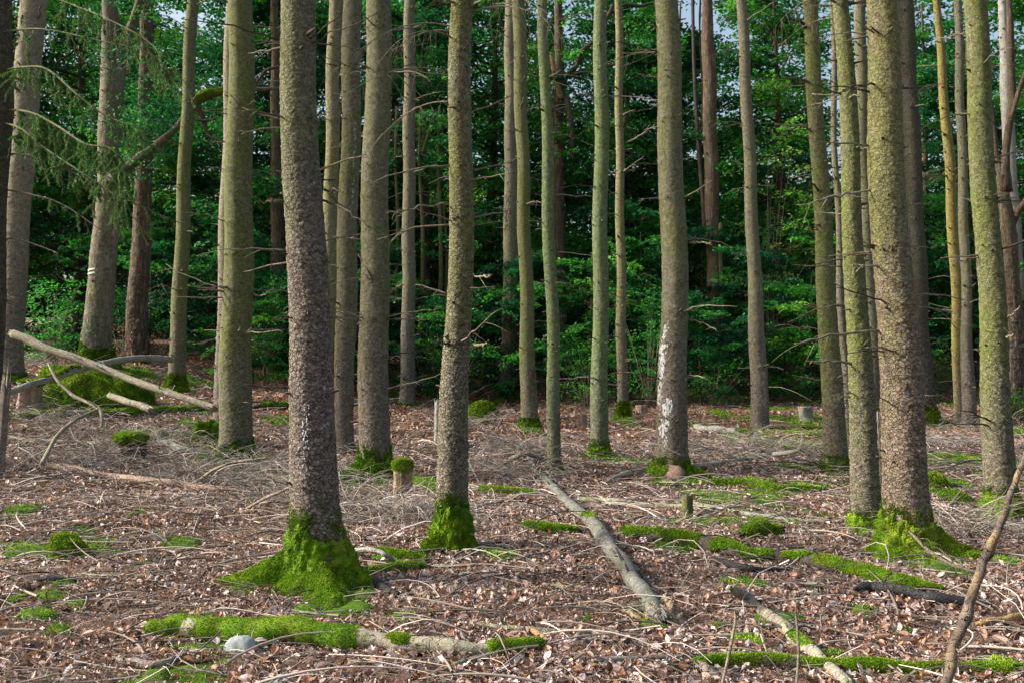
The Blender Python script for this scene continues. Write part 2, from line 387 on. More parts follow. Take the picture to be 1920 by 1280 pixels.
# ------------------------------------------------------------------ ground
def build_ground():
    ys = np.concatenate([np.linspace(-60, 2, 24)[:-1], np.geomspace(2, 36, 420), np.geomspace(36, 400, 70)[1:]])
    us = np.concatenate([np.linspace(-6, -.72, 20)[:-1], np.linspace(-.72, .72, 330), np.linspace(.72, 6, 20)[1:]])
    Y = np.repeat(ys[:, None], len(us), 1); X = us[None] * np.maximum(Y, 14 - .0 * Y) if False else us[None] * np.maximum(np.abs(Y), 5.0)
    mk = mossmask(X, Y).reshape(X.shape)
    Z = ground0(X, Y) + .05 * sstep(mk / .5) * (Y < 40)
    Z = Z + .012 * sn(np.stack([X, Y], -1), 17, 41) * ((Y > 3) & (Y < 30))
    V = np.stack([X, Y, Z], -1).reshape(-1, 3); ny, nx = X.shape
    i = np.arange(ny - 1)[:, None] * nx; j = np.arange(nx - 1)[None]
    Q = np.stack([i + j, i + j + 1, i + nx + j + 1, i + nx + j], -1).reshape(-1, 4)
    b = MB(); b.add(V, Q, tint=np.where(Y < 40, mk, -1).ravel()); o = b.build('ground', M['soil']); o['kind'] = 'structure'
build_ground()

# ------------------------------------------------------------------ leaf litter, twigs, ground moss
BANDS = [(4.6, 9, 900, .066), (9, 14, 620, .068), (14, 22, 260, .09), (22, 40, 90, .13)]
def scatter(y0, y1, dens, seed, half=.62):
    half = .88 if y1 <= 9 else .75 if y1 <= 14 else .66; r = R_(seed); n = int(dens * half * (y1 ** 2 - y0 ** 2))
    y = np.sqrt(r.uniform(y0 ** 2, y1 ** 2, n)); x = r.uniform(-half, half, n) * y
    return x, y, r

def oval_leaves(c, yaw, pitch, roll, L, Wd, fold, curl):
    """six-vertex folded oval leaves; arrays of one length"""
    n = len(L); z = np.zeros(n)
    loc = np.stack([np.stack([z, -L * .5, z], -1),
                    np.stack([Wd * .42, -L * .15, fold], -1), np.stack([Wd * .40, L * .22, fold + curl * .5], -1),
                    np.stack([z, L * .5, curl], -1),
                    np.stack([-Wd * .40, L * .22, fold + curl * .5], -1), np.stack([-Wd * .42, -L * .15, fold], -1)], 1)
    cp, sp_, cr, sr, cy, sy = np.cos(pitch), np.sin(pitch), np.cos(roll), np.sin(roll), np.cos(yaw), np.sin(yaw)
    x, y, zz = loc[..., 0], loc[..., 1], loc[..., 2]
    x, zz = x * cr[:, None] + zz * sr[:, None], -x * sr[:, None] + zz * cr[:, None]
    y, zz = y * cp[:, None] - zz * sp_[:, None], y * sp_[:, None] + zz * cp[:, None]
    x, y = x * cy[:, None] - y * sy[:, None], x * sy[:, None] + y * cy[:, None]
    V = np.stack([x, y, zz], -1) + c[:, None]
    k = np.arange(n)[:, None] * 6
    Q = np.concatenate([k + np.array([[0, 1, 2, 3]]), k + np.array([[0, 3, 4, 5]])])
    return V.reshape(-1, 3), Q

def build_litter():
    b = MB()
    for bi, (y0, y1, dens, L0) in enumerate(BANDS):
        x, y, r = scatter(y0, y1, dens, 100 + bi)
        mk = mossmask(x, y); p = np.stack([x, y], -1)
        cover = sn(p, 1.7, 33) * .5 + sn(p, 4, 34) * .3
        keep = ((mk < .02) | (r.random(len(x)) < .13)) & (r.random(len(x)) < .66 + .85 * cover)
        x, y = x[keep], y[keep]; n = len(x)
        L = L0 * r.uniform(.5, 1.35, n); Wd = L * r.uniform(.45, .75, n)
        z = ground0(x, y) + .012 + r.random(n) * .035
        pit = r.normal(0, .5, n); rol = r.normal(0, .6, n); up = r.random(n) < .10; pit[up] = r.uniform(.7, 1.4, up.sum())
        V, Q = oval_leaves(np.stack([x, y, z], -1), r.uniform(0, 6.28, n), pit, rol, L, Wd, L * r.uniform(-.08, .3, n), L * r.uniform(-.3, .45, n))
        rust = sn(np.stack([x, y], -1), .9, 35) > .55 - .012 * y
        tn = np.clip(r.normal(.44, .25, n) + .22 * cover[keep][:n] , 0, .82); q = r.random(n); tn = np.where((q < .15) | (rust & (q < .33)) | ((y > 22) & (q < .75)), r.uniform(.86, 1, n), tn)
        b.add(V, Q, tint=np.repeat(tn, 6))
    for bi, (y0, y1, dens, L0) in enumerate([(4.6, 9, 1500, .022), (9, 14, 800, .03), (14, 22, 250, .045)]):     # crumbled bits
        x, y, r = scatter(y0, y1, dens, 150 + bi, .6); mk = mossmask(x, y); k = (mk < .1) | (r.random(len(x)) < .1); x, y = x[k], y[k]; n = len(x)
        L = L0 * r.uniform(.5, 1.6, n)
        V, Q = oval_leaves(np.stack([x, y, ground0(x, y) + .02 + r.random(n) * .035], -1), r.uniform(0, 6.28, n), r.normal(0, .6, n), r.normal(0, .6, n), L, L * r.uniform(.3, .9, n), L * r.uniform(-.1, .3, n), L * r.uniform(-.3, .4, n))
        tn = np.where(r.random(n) < .12, r.uniform(.86, 1, n), np.clip(r.normal(.42, .25, n), 0, .82)); b.add(V, Q, tint=np.repeat(tn, 6))
    o = b.build('leaf_litter', M['litter'], smooth=False)
    tag(o, 'fallen pinkish brown beech leaves carpeting the forest floor', 'leaf litter', kind='stuff')

def tubes(c, d, L, rad, bend, r, segs=4, sides=3):
    """many thin bent tubes at once: c start, d unit direction"""
    n = len(L); t = np.linspace(0, 1, segs + 1)
    a = np.array([0, 0, 1.0]); U = np.cross(d, a) + 1e-6; U /= np.linalg.norm(U, axis=1)[:, None]; Wv = np.cross(U, d)
    P = c[:, None] + d[:, None] * (t[None, :, None] * L[:, None, None]) + (bend[:, 0, None] * L[:, None] * (4 * t * (1 - t))[None])[..., None] * U[:, None] + (bend[:, 1, None] * L[:, None] * (4 * t * (1 - t))[None])[..., None] * Wv[:, None]
    rr = rad[:, None] * (1 - .65 * t[None])
    th = np.linspace(0, 2 * pi, sides, endpoint=False)
    V = P[:, :, None] + rr[:, :, None, None] * (np.cos(th)[None, None, :, None] * U[:, None, None] + np.sin(th)[None, None, :, None] * Wv[:, None, None])
    m_ = (segs + 1) * sides; i = np.arange(segs)[:, None] * sides; j = np.arange(sides)[None]; j2 = (j + 1) % sides
    q = np.stack([i + j, i + j2, i + sides + j2, i + sides + j], -1).reshape(-1, 4)
    Q = (np.arange(n)[:, None, None] * m_ + q[None]).reshape(-1, 4)
    return V.reshape(-1, 3), Q, m_, P

# heaps of brushwood: (px, py, half width px, half depth factor, density)
BRUSH = [(250,840,150,1.2,300),(420,905,150,.9,300),(600,955,110,.8,160),(770,975,110,.7,200),(985,850,70,1.2,220),(560,900,80,1,150),(120,880,120,1,160),
         (950,900,90,.9,150),(1330,850,140,1.2,160),(1760,840,90,1.2,260),(1830,800,80,1.2,160),(80,800,100,1.2,200),(1800,1010,70,.7,120),(860,800,90,1.4,160),(60,690,70,1.2,180),(1450,850,120,1.2,140),
         ]
def build_twigs():
    b = MB()
    for bi, (y0, y1, dens) in enumerate([(4.6, 9, 115), (9, 14, 90), (14, 22, 48), (22, 34, 14)]):
        x, y, r = scatter(y0, y1, dens, 200 + bi); n = len(x)
        L = np.clip(r.lognormal(-1.45, .6, n), .06, 1.2) * (1 + .25 * bi); yaw = r.uniform(0, 6.28, n); el = r.normal(.03, .12, n)
        d = np.stack([np.cos(yaw) * np.cos(el), np.sin(yaw) * np.cos(el), np.sin(el)], -1)
        c = np.stack([x, y, ground0(x, y) + .015 + r.random(n) * .05], -1) - d * (L * .5)[:, None]
        c[:, 2] = np.maximum(c[:, 2], ground0(c[:, 0], c[:, 1]) + .012)
        rad = r.uniform(.0016, .0042, n) * (1 + 1.2 * (L > .5)) * (1 + .22 * bi)
        V, Q, k, _ = tubes(c, d, L, rad, r.normal(0, .08, (n, 2)), r)
        b.add(V, Q, tint=np.repeat(np.clip(r.normal(.4, .32, n), 0, 1), k))
    for y0, y1, dens in ((4.6, 9, 6), (9, 14, 6), (14, 24, 5)):                # thicker sticks
        x, y, r = scatter(y0, y1, dens, int(250 + y0)); n = len(x); L = r.uniform(.25, 1.1, n); yaw = r.normal(0, .9, n) + pi * (r.random(n) < .5); el = r.normal(.02, .07, n)
        d = np.stack([np.cos(yaw) * np.cos(el), np.sin(yaw) * np.cos(el), np.sin(el)], -1); c = np.stack([x, y, ground0(x, y) + .03 + r.random(n) * .03], -1) - d * (L * .5)[:, None]
        c[:, 2] = np.maximum(c[:, 2], ground0(c[:, 0], c[:, 1]) + .02); V, Q, k, _ = tubes(c, d, L, r.uniform(.004, .009, n) * (1 + y0 / 25), r.normal(0, .06, (n, 2)), r, 6, 5)
        b.add(V, Q, tint=np.repeat(np.clip(r.normal(.42, .28, n), 0, 1), k))
    # spruce brush: arching stems with rows of side twigs
    r = R_(77)
    for (px, py, hw, hd, num) in BRUSH:
        num = int(num * .62); p = hit(px, py); s = hw * p[1] / F
        x = p[0] + r.normal(0, .55, num) * s; y = p[1] + r.normal(0, .55, num) * s * hd
        x = np.where(np.abs(x) < 40, x, 0); n = num
        yaw = r.uniform(0, 6.28, n); el = r.uniform(.0, .55, n) ; L = r.uniform(.3, 1.05, n)
        d = np.stack([np.cos(yaw) * np.cos(el), np.sin(yaw) * np.cos(el), np.sin(el)], -1)
        c = np.stack([x, y, ground0(x, y) + .02 + r.random(n) * .05], -1)
        bd = np.stack([r.normal(0, .1, n), r.uniform(.0, .22, n)], -1)
        V, Q, k, P = tubes(c, d, L, r.uniform(.004, .0085, n), bd, r, 5, 4)
        b.add(V, Q, tint=np.repeat(np.clip(r.normal(.5, .25, n), 0, 1), k))
        for s_i in range(5):                                   # side twigs
            f = r.uniform(.25, .95, n); idx = np.clip((f * 5).astype(int), 0, 4)
            cc = P[np.arange(n), idx]; a = yaw + r.choice([-1, 1], n) * r.uniform(.5, 1.1, n); e2 = r.uniform(-.7, .35, n)
            d2 = np.stack([np.cos(a) * np.cos(e2), np.sin(a) * np.cos(e2), np.sin(e2)], -1); L2 = L * r.uniform(.25, .6, n)
            V, Q, k, _ = tubes(cc, d2, L2, r.uniform(.0022, .0042, n), r.normal(0, .12, (n, 2)), r, 4, 3)
            b.add(V, Q, tint=np.repeat(np.clip(r.normal(.55, .25, n), 0, 1), k))
    o = b.build('twig_litter', M['twiglit'])
    tag(o, 'dead spruce twigs and brush strewn over the forest floor', 'twigs', kind='stuff')

def build_ground_moss():
    b = MB()
    for bi, (y0, y1, dens, L0) in enumerate([(4.6, 9, 3600, .016), (9, 14, 2400, .022), (14, 22, 900, .034), (22, 34, 260, .055)]):
        x, y, r = scatter(y0, y1, dens, 300 + bi, .6); mk = mossmask(x, y)
        keep = mk > .0 + r.random(len(x)) * .18 - .03
        x, y, mk = x[keep], y[keep], mk[keep]; n = len(x)
        p = np.stack([x, y, ground0(x, y) + .05 * sstep(mk / .5) - .004], -1)
        d = r.normal(size=(n, 3)) * .55; d[:, 2] = 1; d /= np.linalg.norm(d, axis=1)[:, None]
        s = np.cross(d, r.normal(size=(n, 3))); s /= np.linalg.norm(s, axis=1)[:, None]
        L = L0 * r.uniform(.6, 1.5, (n, 1)); w = L * .32
        pn = np.stack([x, y], -1)
        tn = np.clip(.45 + .3 * sn(pn, 2.2, 51) + .2 * sn(pn, 9, 52) + r.normal(0, .14, n), 0, 1)
        b.add(np.stack([p - s * w, p + s * w, p + d * L], 1).reshape(-1, 3), None, np.arange(3 * n).reshape(-1, 3), np.repeat(tn, 3))
    o = b.build('ground_moss', M['moss'], smooth=False)
    tag(o, 'bright green moss patches spreading over the litter', 'moss', kind='stuff')
build_litter(); build_twigs(); build_ground_moss()

# ------------------------------------------------------------------ tree trunks
def flakes(u, v, circ, cell, seed):
    """plate pattern wrapped round a trunk: value per cell and distance to the plate's edge"""
    nu = max(6, int(round(circ / cell))); U = u / circ * nu; Vv = v / (cell * .8)
    iu = np.floor(U).astype(int); iv = np.floor(Vv).astype(int)
    r = R_(seed); tab = r.random((3, 64, 64))
    best = np.full(U.shape, 9.); second = np.full(U.shape, 9.); val = np.zeros(U.shape)
    for a in (-1, 0, 1):
        for c in (-1, 0, 1):
            cu = iu + a; cv = iv + c; k1 = (cu % nu) % 64; k2 = cv % 64
            dx = cu + tab[0, k1, k2] - U; dy = cv + tab[1, k1, k2] - Vv
            d = np.sqrt(dx * dx + dy * dy)
            nb = d < best
            second = np.where(nb, best, np.minimum(second, d)); val = np.where(nb, tab[2, k1, k2], val); best = np.where(nb, d, best)
    return val, second - best

def make_trunk(root, base, d, samples, matkey, seed, flare=.35, H=16, moss=0.0, flake=.006, cell=.04, mname='trunk', tuft=1.0, lobe=None, mossdir=None):
    """samples: (py, centre px, width px) down the trunk; returns functions for centre and radius by height"""
    r = R_(seed)
    pts = [at(c, py, d) for (py, c, w) in samples]; z = np.array([p[2] for p in pts]) - base[2]
    xs = np.array([p[0] for p in pts]) - base[0]; rs = np.array([w / 2 * d / F for (_, _, w) in samples])
    o_ = np.argsort(z); z, xs, rs = z[o_], xs[o_], rs[o_]
    z = np.concatenate([[0.], z]); xs = np.concatenate([[0.], xs]); rs = np.concatenate([[rs[0] * 1.04], rs]) * .94
    sl_x = (xs[-1] - xs[-3]) / (z[-1] - z[-3] + 1e-6); top = H
    def cx(h):
        return np.where(h > z[-1], xs[-1] + sl_x * (h - z[-1]), np.interp(h, z, xs))
    def rad(h):
        k = np.clip((h - z[-1]) / max(1., 26 - z[-1]), 0, 1)
        return np.where(h > z[-1], rs[-1] * (1 - .9 * k), np.interp(h, z, rs))
    wob = r.uniform(0, 6.28, 4)
    def cy(h): return .03 * np.sin(h * .5 + wob[0]) * np.minimum(h, 3) / 3 + .012 * np.sin(h * 1.7 + wob[1])
    def cxx(h): return cx(h) + .010 * np.sin(h * 1.9 + wob[2]) * np.minimum(h, 2)
    vis = min(H, float(z[-1]) + .6); sp = max(.0105, d * .0014)
    hs = np.concatenate([np.arange(-.25, vis, sp), np.arange(vis, H, .35)])
    rr = float(rs[1]); sides = int(np.clip(2 * pi * rr / sp, 14, 170))
    th = np.linspace(0, 2 * pi, sides, endpoint=False); Hh = hs[:, None]; Th = th[None]
    nl = int(r.integers(4, 7)); ph = r.uniform(0, 6.28)
    whorls = np.cumsum(r.uniform(.42, .72, 40)) + .4
    def surf(Hh, Th, fl=True):
        e = np.exp(-np.maximum(Hh, -.2) / (.17 if flare < .5 else .24)); lob = .55 * np.cos(nl * Th + ph) + .35 * np.cos(2 * Th + ph * 2)
        if lobe is not None: lob = lob * .6 + lobe * np.maximum(np.cos(Th - RAD(mossdir or 0)), 0) ** 3
        R = rad(Hh) * (1 + flare * e * (1 + .6 * lob))
        q = np.stack([np.cos(Th) + 0 * Hh, np.sin(Th) + 0 * Hh, Hh * 1.2 + 0 * Th], -1)
        R = R * (1 + .022 * sn(q, 2.6, seed + 3) + .012 * sn(q, 7, seed + 4))
        wh = np.exp(-((Hh[..., None] - whorls) / .05) ** 2).sum(-1); R = R * (1 + .03 * wh)
        t = 0 * R
        if fl:
            val, ed = flakes((Th + 0 * Hh) / (2 * pi) * (2 * pi * rr), Hh + 0 * Th + .02 * sn(q, 9, seed + 5), 2 * pi * rr, cell, seed + 9)
            fade = np.clip(1.25 - Hh / 6.5, .35, 1)
            R = R + 1.5 * flake * fade * (val - .35) * np.clip(ed / .10, 0, 1) - flake * .9 * fade * np.exp(-ed / .05)
            t = val
        return R, t
    def xyz(R, Hh, Th):
        return np.stack([cxx(Hh) + R * np.cos(Th), cy(Hh) + R * np.sin(Th), Hh + 0 * Th], -1)
    R, tn = surf(Hh, Th)
    V = xyz(R, Hh, Th); n = len(hs)
    i = np.arange(n - 1)[:, None] * sides; j = np.arange(sides)[None]; j2 = (j + 1) % sides
    Q = np.stack([i + j, i + j2, i + sides + j2, i + sides + j], -1).reshape(-1, 4)
    b = MB(); b.add(V.reshape(-1, 3), Q, tint=tn.ravel())
    # knots and short stubs in the whorls
    for wz in whorls[whorls < vis]:
        for k in range(int(r.integers(2, 6))):
            a = r.uniform(0, 6.28); h = wz + r.normal(0, .05); Rk = float(rad(np.array(h)))
            o0 = np.array([float(cxx(np.array(h))) + Rk * .93 * cos(a), float(cy(np.array(h))) + Rk * .93 * sin(a), h])
            dr = np.array([cos(a), sin(a), r.uniform(-.25, .5)]); L = r.uniform(.03, .075) + (r.random() < .25) * r.uniform(.02, .09); q = r.uniform(.008, .015) * (.7 + rr) * max(1, d / 16)
            Vt, Qt, Tt = tube(np.array([o0, o0 + dr * L * .5, o0 + dr * L]), [q * 1.7, q, q * .6], 6)
            b.add(Vt, Qt, Tt, tint=-1.3)
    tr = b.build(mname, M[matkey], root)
    if moss > 0:
        hm = np.arange(-.25, moss * 1.5, max(.02, sp)); sd = int(np.clip(2 * pi * rr * 1.4 / max(.02, sp), 18, 90))
        th = np.linspace(0, 2 * pi, sd, endpoint=False); Hh = hm[:, None]; Th = th[None]
        q = np.stack([np.cos(Th) + 0 * Hh, np.sin(Th) + 0 * Hh, Hh * 3 + 0 * Th], -1)
        lim = moss * (.9 + .12 * np.cos(Th + wob[3]) + .14 * sn(q[:, :, :2] * np.array([1, 1]), 3.5, seed + 12) + .10 * sn(q, 11, seed + 13))
        R, _ = surf(Hh, Th, False); on = np.clip((lim - Hh) / .06, -1, 1)
        R = R + np.where(on > 0, .012 + .014 * sn(q, 6, seed + 14) + .013 * sn(q, 14, seed + 15) + .010 * sn(q, 31, seed + 25) + .014 * on, -.03)
        V = xyz(R, Hh, Th); n = len(hm); i = np.arange(n - 1)[:, None] * sd; j = np.arange(sd)[None]; j2 = (j + 1) % sd
        Q = np.stack([i + j, i + j2, i + sd + j2, i + sd + j], -1).reshape(-1, 4)
        Vf = V.reshape(-1, 3); keep = (on.reshape(-1)[Q] > .05).all(1).astype(float)
        tn = np.clip(.42 + .25 * sn(q, 3, seed + 16) + .2 * sn(q, 9, seed + 17), 0, 1)
        bm = MB(); bm.add(Vf, Q[(on.reshape(-1)[Q] > -.5).any(1)], tint=tn.ravel() * .8)
        nb = int(min(30000, 220000 * rr * moss * tuft * min(1, 10 / d)))
        bl = max(.016, d * .0021)
        fz = fuzz(Vf, Q, nb, bl, bl * .3, seed + 18, keep, tint=(.2, 1))
        if fz: bm.add(fz[0], None, fz[1], fz[2] * .75)
        R2, _ = surf(Hh, Th, True); Vs = xyz(R2 + .002, Hh, Th).reshape(-1, 3)
        pr = np.clip((lim + .16 - Hh) / .2, 0, 1) * (on < .4) * np.clip(.4 + sn(q, 13, seed + 19) + .5 * sn(q, 29, seed + 20), 0, 1)
        kp = pr.reshape(-1)[Q].mean(1)
        if kp.sum() > 1:
            fz = fuzz(Vs, Q, int(nb * .3), bl * .9, bl * .28, seed + 21, kp, tint=(.1, .8)); bm.add(fz[0], None, fz[1], fz[2] * .7)
        bm.build('moss', M['moss'], root, smooth=False)
    return dict(cx=cxx, cy=cy, rad=rad, whorls=whorls, vis=vis, z=z)

def dead_branch(root, T, h, a, L, r0, seed, matkey='twig', droop=.1, side=3, rise=.0):
    """one dead branch as a part of its tree"""
    r = R_(seed); Rk = float(T['rad'](np.array(h)))
    o0 = np.array([float(T['cx'](np.array(h))) + Rk * .85 * cos(a), float(T['cy'](np.array(h))) + Rk * .85 * sin(a), h])
    n = 7; t = np.linspace(0, 1, n); dv = np.array([cos(a), sin(a), rise])
    sidev = np.array([-sin(a), cos(a), 0]); bn = r.normal(0, .06)
    P = o0 + dv * (t * (L + Rk * .15))[:, None] + sidev * (bn * L * t ** 2)[:, None]; P[:, 2] -= droop * L * t ** 2; P[1:, :] += r.normal(0, .012, (n - 1, 3)) * L
    r0 = max(r0, .00036 * 1.0 * np.linalg.norm(np.array(root.location)[:2])); b = MB(); b.add(*tube(P, r0 * (1 - .7 * t) + .001, 5), tint=0)
    for k in range(side):
        i = int(r.integers(2, n - 1)); s = r.choice([-1, 1]); l = L * r.uniform(.12, .4)
        dd = dv * r.uniform(.4, .9) + sidev * s * r.uniform(.3, .8) + np.array([0, 0, r.uniform(-.7, .15)])
        tt = np.linspace(0, 1, 4)[:, None]; Pk = P[i] + dd * tt * l + np.array([0, 0, -.25 * l]) * tt ** 2
        b.add(*tube(Pk, np.linspace(r0 * .45, .0008, 4), 4), tint=0)
    return b.build('dead_branch', M[matkey], root)

SPRUCE_GROUP = 'spruce trunks of the stand'
# key, base px, base py, samples (py,cx,w), material, flare, moss height, dead branches, label
SPR = [
 dict(b=(-34,880), d=None, s=[(0,-2,52),(200,-4,54),(500,-14,52),(700,-22,54)], m='deadbark2', fl=.2, moss=0, n=0, lab='spruce cut off by the left edge, with long drooping green twigs'),
 dict(b=(18,712), s=[(0,62,50),(300,42,50),(500,27,48),(650,20,48)], m='pale', fl=.25, moss=.12, n=8, lab='pale beige spruce trunk second from the left edge'),
 dict(b=(330,734), s=[(0,362,23),(300,347,26),(600,335,31),(700,331,32)], m='olive', fl=.35, moss=.35, n=9, lab='slender olive spruce behind the leaning bare log, left'),
 dict(b=(416,830), s=[(0,437,26),(300,428,28),(600,420,30),(760,418,34)], m='pale', fl=.3, moss=.3, n=6, lab='grey spruce half hidden behind a thicker trunk, left'),
 dict(b=(441,868), s=[(0,453,48),(300,449,54),(600,443,60),(800,442,64)], m='olive', fl=.3, moss=.30, n=14, lab='thick olive spruce where the leaning bare log ends'),
 dict(b=(600,1100), s=[(0,557,70),(300,566,74),(600,578,81),(900,590,91),(1000,595,95)], m='big', fl=.6, moss=.54, n=11, flake=.0065, cell=.032, lab='thickest flaky trunk in the foreground with a sprawling moss skirt'),
 dict(b=(604,800), s=[(0,629,28),(200,624,27),(400,620,29),(700,610,32)], m='yellow2', fl=.2, moss=0, n=8, lab='pale yellowish spruce just behind the thickest flaky trunk'),
 dict(b=(646,848), s=[(0,662,38),(300,656,39),(600,647,42),(780,645,36)], m='grey', fl=.25, moss=0, n=9, lab='grey spruce with a resin scar, right of the thickest trunk'),
 dict(b=(703,903), s=[(0,712,50),(300,706,54),(600,700,58),(820,702,62)], m='grey', fl=.3, moss=.45, n=14, lab='stout grey green spruce behind the stump with a moss cap'),
 dict(b=(763,764), s=[(0,768,22),(300,767,25),(600,766,27),(720,764,30)], m='pale2', fl=.2, moss=.12, n=26, lab='thin brownish spruce bristling with dead side branches'),
 dict(b=(846,1032), s=[(0,866,44),(300,864,47),(600,858,51),(900,848,62)], m='grey2', fl=.35, moss=.40, n=12, flake=.006, cell=.034, lab='flaky spruce with a moss collar left of the centre'),
 dict(b=(955,752), s=[(0,957,24),(300,958,26),(600,956,30),(700,955,36)], m='pale2', fl=.55, moss=.5, n=7, lab='brownish spruce with a flared foot behind its slimmer neighbour'),
 dict(b=(993,803), s=[(0,972,27),(300,980,26),(600,988,28),(760,992,34)], m='olive', fl=.2, moss=.2, n=8, lab='slim olive spruce with stripped bark at its foot, centre'),
 dict(b=(1040,888), s=[(0,1018,20),(300,1026,24),(600,1035,25),(820,1039,26)], m='green', fl=.15, moss=.1, n=8, lab='slim bright green spruce beside the long fallen log'),
 dict(b=(1123,860), s=[(0,1126,26),(300,1127,29),(600,1125,31),(800,1124,35)], m='green', fl=.3, moss=.25, n=10, lab='straight grey green spruce with a round moss foot'),
 dict(b=(1168,784), s=[(0,1160,15),(300,1162,17),(600,1165,20),(720,1167,22)], m='yellow2', fl=.2, moss=.35, n=12, lab='thinnest pale spruce, right of the straight grey green one'),
 dict(b=(1258,893), s=[(0,1250,46),(300,1258,50),(600,1265,53),(820,1259,62)], m='grey', fl=.45, moss=.22, n=12, lab='spruce streaked with white resin and a bare root lump'),
 dict(b=(1425,803), s=[(0,1390,21),(300,1405,24),(500,1414,27),(700,1423,34)], m='pale2', fl=.15, moss=0, n=12, lab='leaning pale spruce with torn bark on its lower half'),
 dict(b=(1568,884), s=[(0,1516,28),(300,1535,32),(600,1553,37),(820,1565,44)], m='olive', fl=.2, moss=.2, n=16, lab='rough olive spruce with bent dead stubs, right'),
 dict(b=(1592,850), s=[(0,1560,10),(300,1567,12),(600,1580,14),(760,1588,16)], m='pale2', fl=.2, moss=0, n=6, lab='thin pole of a spruce squeezed between two olive trunks'),
 dict(b=(1627,996), s=[(0,1576,31),(300,1592,36),(600,1607,43),(900,1622,56)], m='olive', fl=.25, moss=.2, n=11, flake=.007, lab='olive spruce touching the flaky brown trunk on its left'),
 dict(b=(1640,800), s=[(0,1612,22),(300,1618,25),(600,1632,28),(740,1638,30)], m='grey', fl=.2, moss=.4, n=5, lab='dull grey spruce half hidden behind the flaky brown trunk'),
 dict(b=(1706,1050), s=[(0,1648,58),(300,1662,68),(600,1678,75),(900,1697,84)], m='warm', fl=.55, moss=.44, n=11, flake=.0065, cell=.036, lab='thick flaky brown spruce with a wide moss foot, right'),
 dict(b=(1736,795), s=[(0,1695,36),(300,1707,40),(600,1722,40),(740,1732,42)], m='dark', fl=.2, moss=.35, n=6, lab='dark spruce right behind the thick flaky brown one'),
 dict(b=(1802,790), s=[(0,1757,14),(300,1780,20),(600,1795,22),(740,1800,25)], m='yellow', fl=.2, moss=0, n=14, lab='bright mustard yellow slim spruce near the right edge'),
 dict(b=(1818,800), s=[(0,1797,15),(300,1803,18),(600,1812,20),(740,1816,27)], m='pale2', fl=.2, moss=0, n=8, lab='thin grey spruce right beside the mustard yellow one'),
 dict(b=(1880,968), s=[(0,1823,44),(300,1845,47),(600,1861,50),(880,1876,58)], m='olive', fl=.35, moss=.26, n=11, flake=.007, lab='olive spruce nearest the right edge with a moss foot'),
]
M['deadbark2'] = M['dark']
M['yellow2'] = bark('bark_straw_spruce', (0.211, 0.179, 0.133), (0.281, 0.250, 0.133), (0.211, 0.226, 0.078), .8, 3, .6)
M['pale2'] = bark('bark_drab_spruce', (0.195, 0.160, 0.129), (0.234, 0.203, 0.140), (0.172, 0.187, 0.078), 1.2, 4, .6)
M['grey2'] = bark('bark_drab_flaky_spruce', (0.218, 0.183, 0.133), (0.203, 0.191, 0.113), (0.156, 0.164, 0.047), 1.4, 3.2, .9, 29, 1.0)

TREES = {}
for k, s in enumerate(SPR):
    p = hit(*s['b'])
    root = empty('spruce', p, s['lab'], 'tree', SPRUCE_GROUP)
    sam = [q for q in s['s']]
    TREES[k] = (root, make_trunk(root, p, p[1], sam, s['m'], 1000 + 37 * k, s['fl'], 17, s['moss'], s.get('flake', .006), s.get('cell', .04)), p)
    T = TREES[k][1]; r = R_(500 + k)
    for q in range(int(s['n'] * 2.3)):
        lo = .9 if k not in (5, 10, 22) else 1.6
        h = r.uniform(lo, T['vis']); wz = T['whorls'][np.argmin(abs(T['whorls'] - h))]; h = float(wz + r.normal(0, .03))
        a = r.choice([0, pi]) + r.normal(0, .55) if r.random() < .75 else r.uniform(pi, 2 * pi)
        L = r.uniform(.10, .48) + (r.random() < .28) * r.uniform(.2, .7) * min(1.6, p[1] / 14)
        dead_branch(root, T, h, a, L, r.uniform(.005, .010) * (1 + p[1] / 40), 9000 + k * 60 + q, 'twig' if r.random() < .7 else 'darktwig', r.uniform(-.12, .3), int(r.integers(0, 5)), r.uniform(-.1, .35))

def strip_patch(k, pts, matkey, name, per=55, lift=.004, size=2.4):
    """encrusted patch on a trunk: flat flecks scattered along pts (px,py,width px)"""
    root, T, p = TREES[k]; d = p[1]; r = R_(len(pts) * 7 + k + int(pts[0][1]))
    P = spline(np.array(pts, float), 60); L = abs(P[-1, 1] - P[0, 1]); n = int(per * L / 60); b = MB()
    for q in range(n):
        px, py, w = P[int(r.integers(0, 60))]
        px += r.normal(0, .32) * w; py += r.normal(0, 2)
        g = at(px, py, d); h = g[2] - p[2]; R = float(T['rad'](np.array(h))) * 1.0; x0 = g[0] - p[0] - float(T['cx'](np.array(h)))
        a = math.asin(np.clip(x0 / R, -.97, .97)); hw = r.uniform(.35, 1) * size * d / F; hh = hw * r.uniform(.7, 2.2)
        V = []
        for f in range(7):
            t = f / 7 * 2 * pi; k2 = r.uniform(.6, 1.15); da = a + hw * cos(t) * k2 / R; z = h + hh * sin(t) * k2; rr = R + lift * r.uniform(.2, .8)
            V.append([float(T['cx'](np.array(z))) + rr * sin(da), float(T['cy'](np.array(z))) - rr * cos(da), z])
        V.append([float(T['cx'](np.array(h))) + (R + lift * 2) * sin(a), float(T['cy'](np.array(h))) - (R + lift * 2) * cos(a), h])
        b.add(np.array(V), None, [(f, (f + 1) % 7, 7) for f in range(7)])
    return b.build(name, M[matkey], root, smooth=False)
strip_patch(16, [(1246,615,4),(1240,660,10),(1238,700,7),(1233,755,5)], 'resin', 'resin_streak', 110, .004, 2.8)
strip_patch(16, [(1250,748,6),(1245,775,18),(1241,800,14),(1243,845,5)], 'resin', 'resin_streak', 110, .004, 3.0)
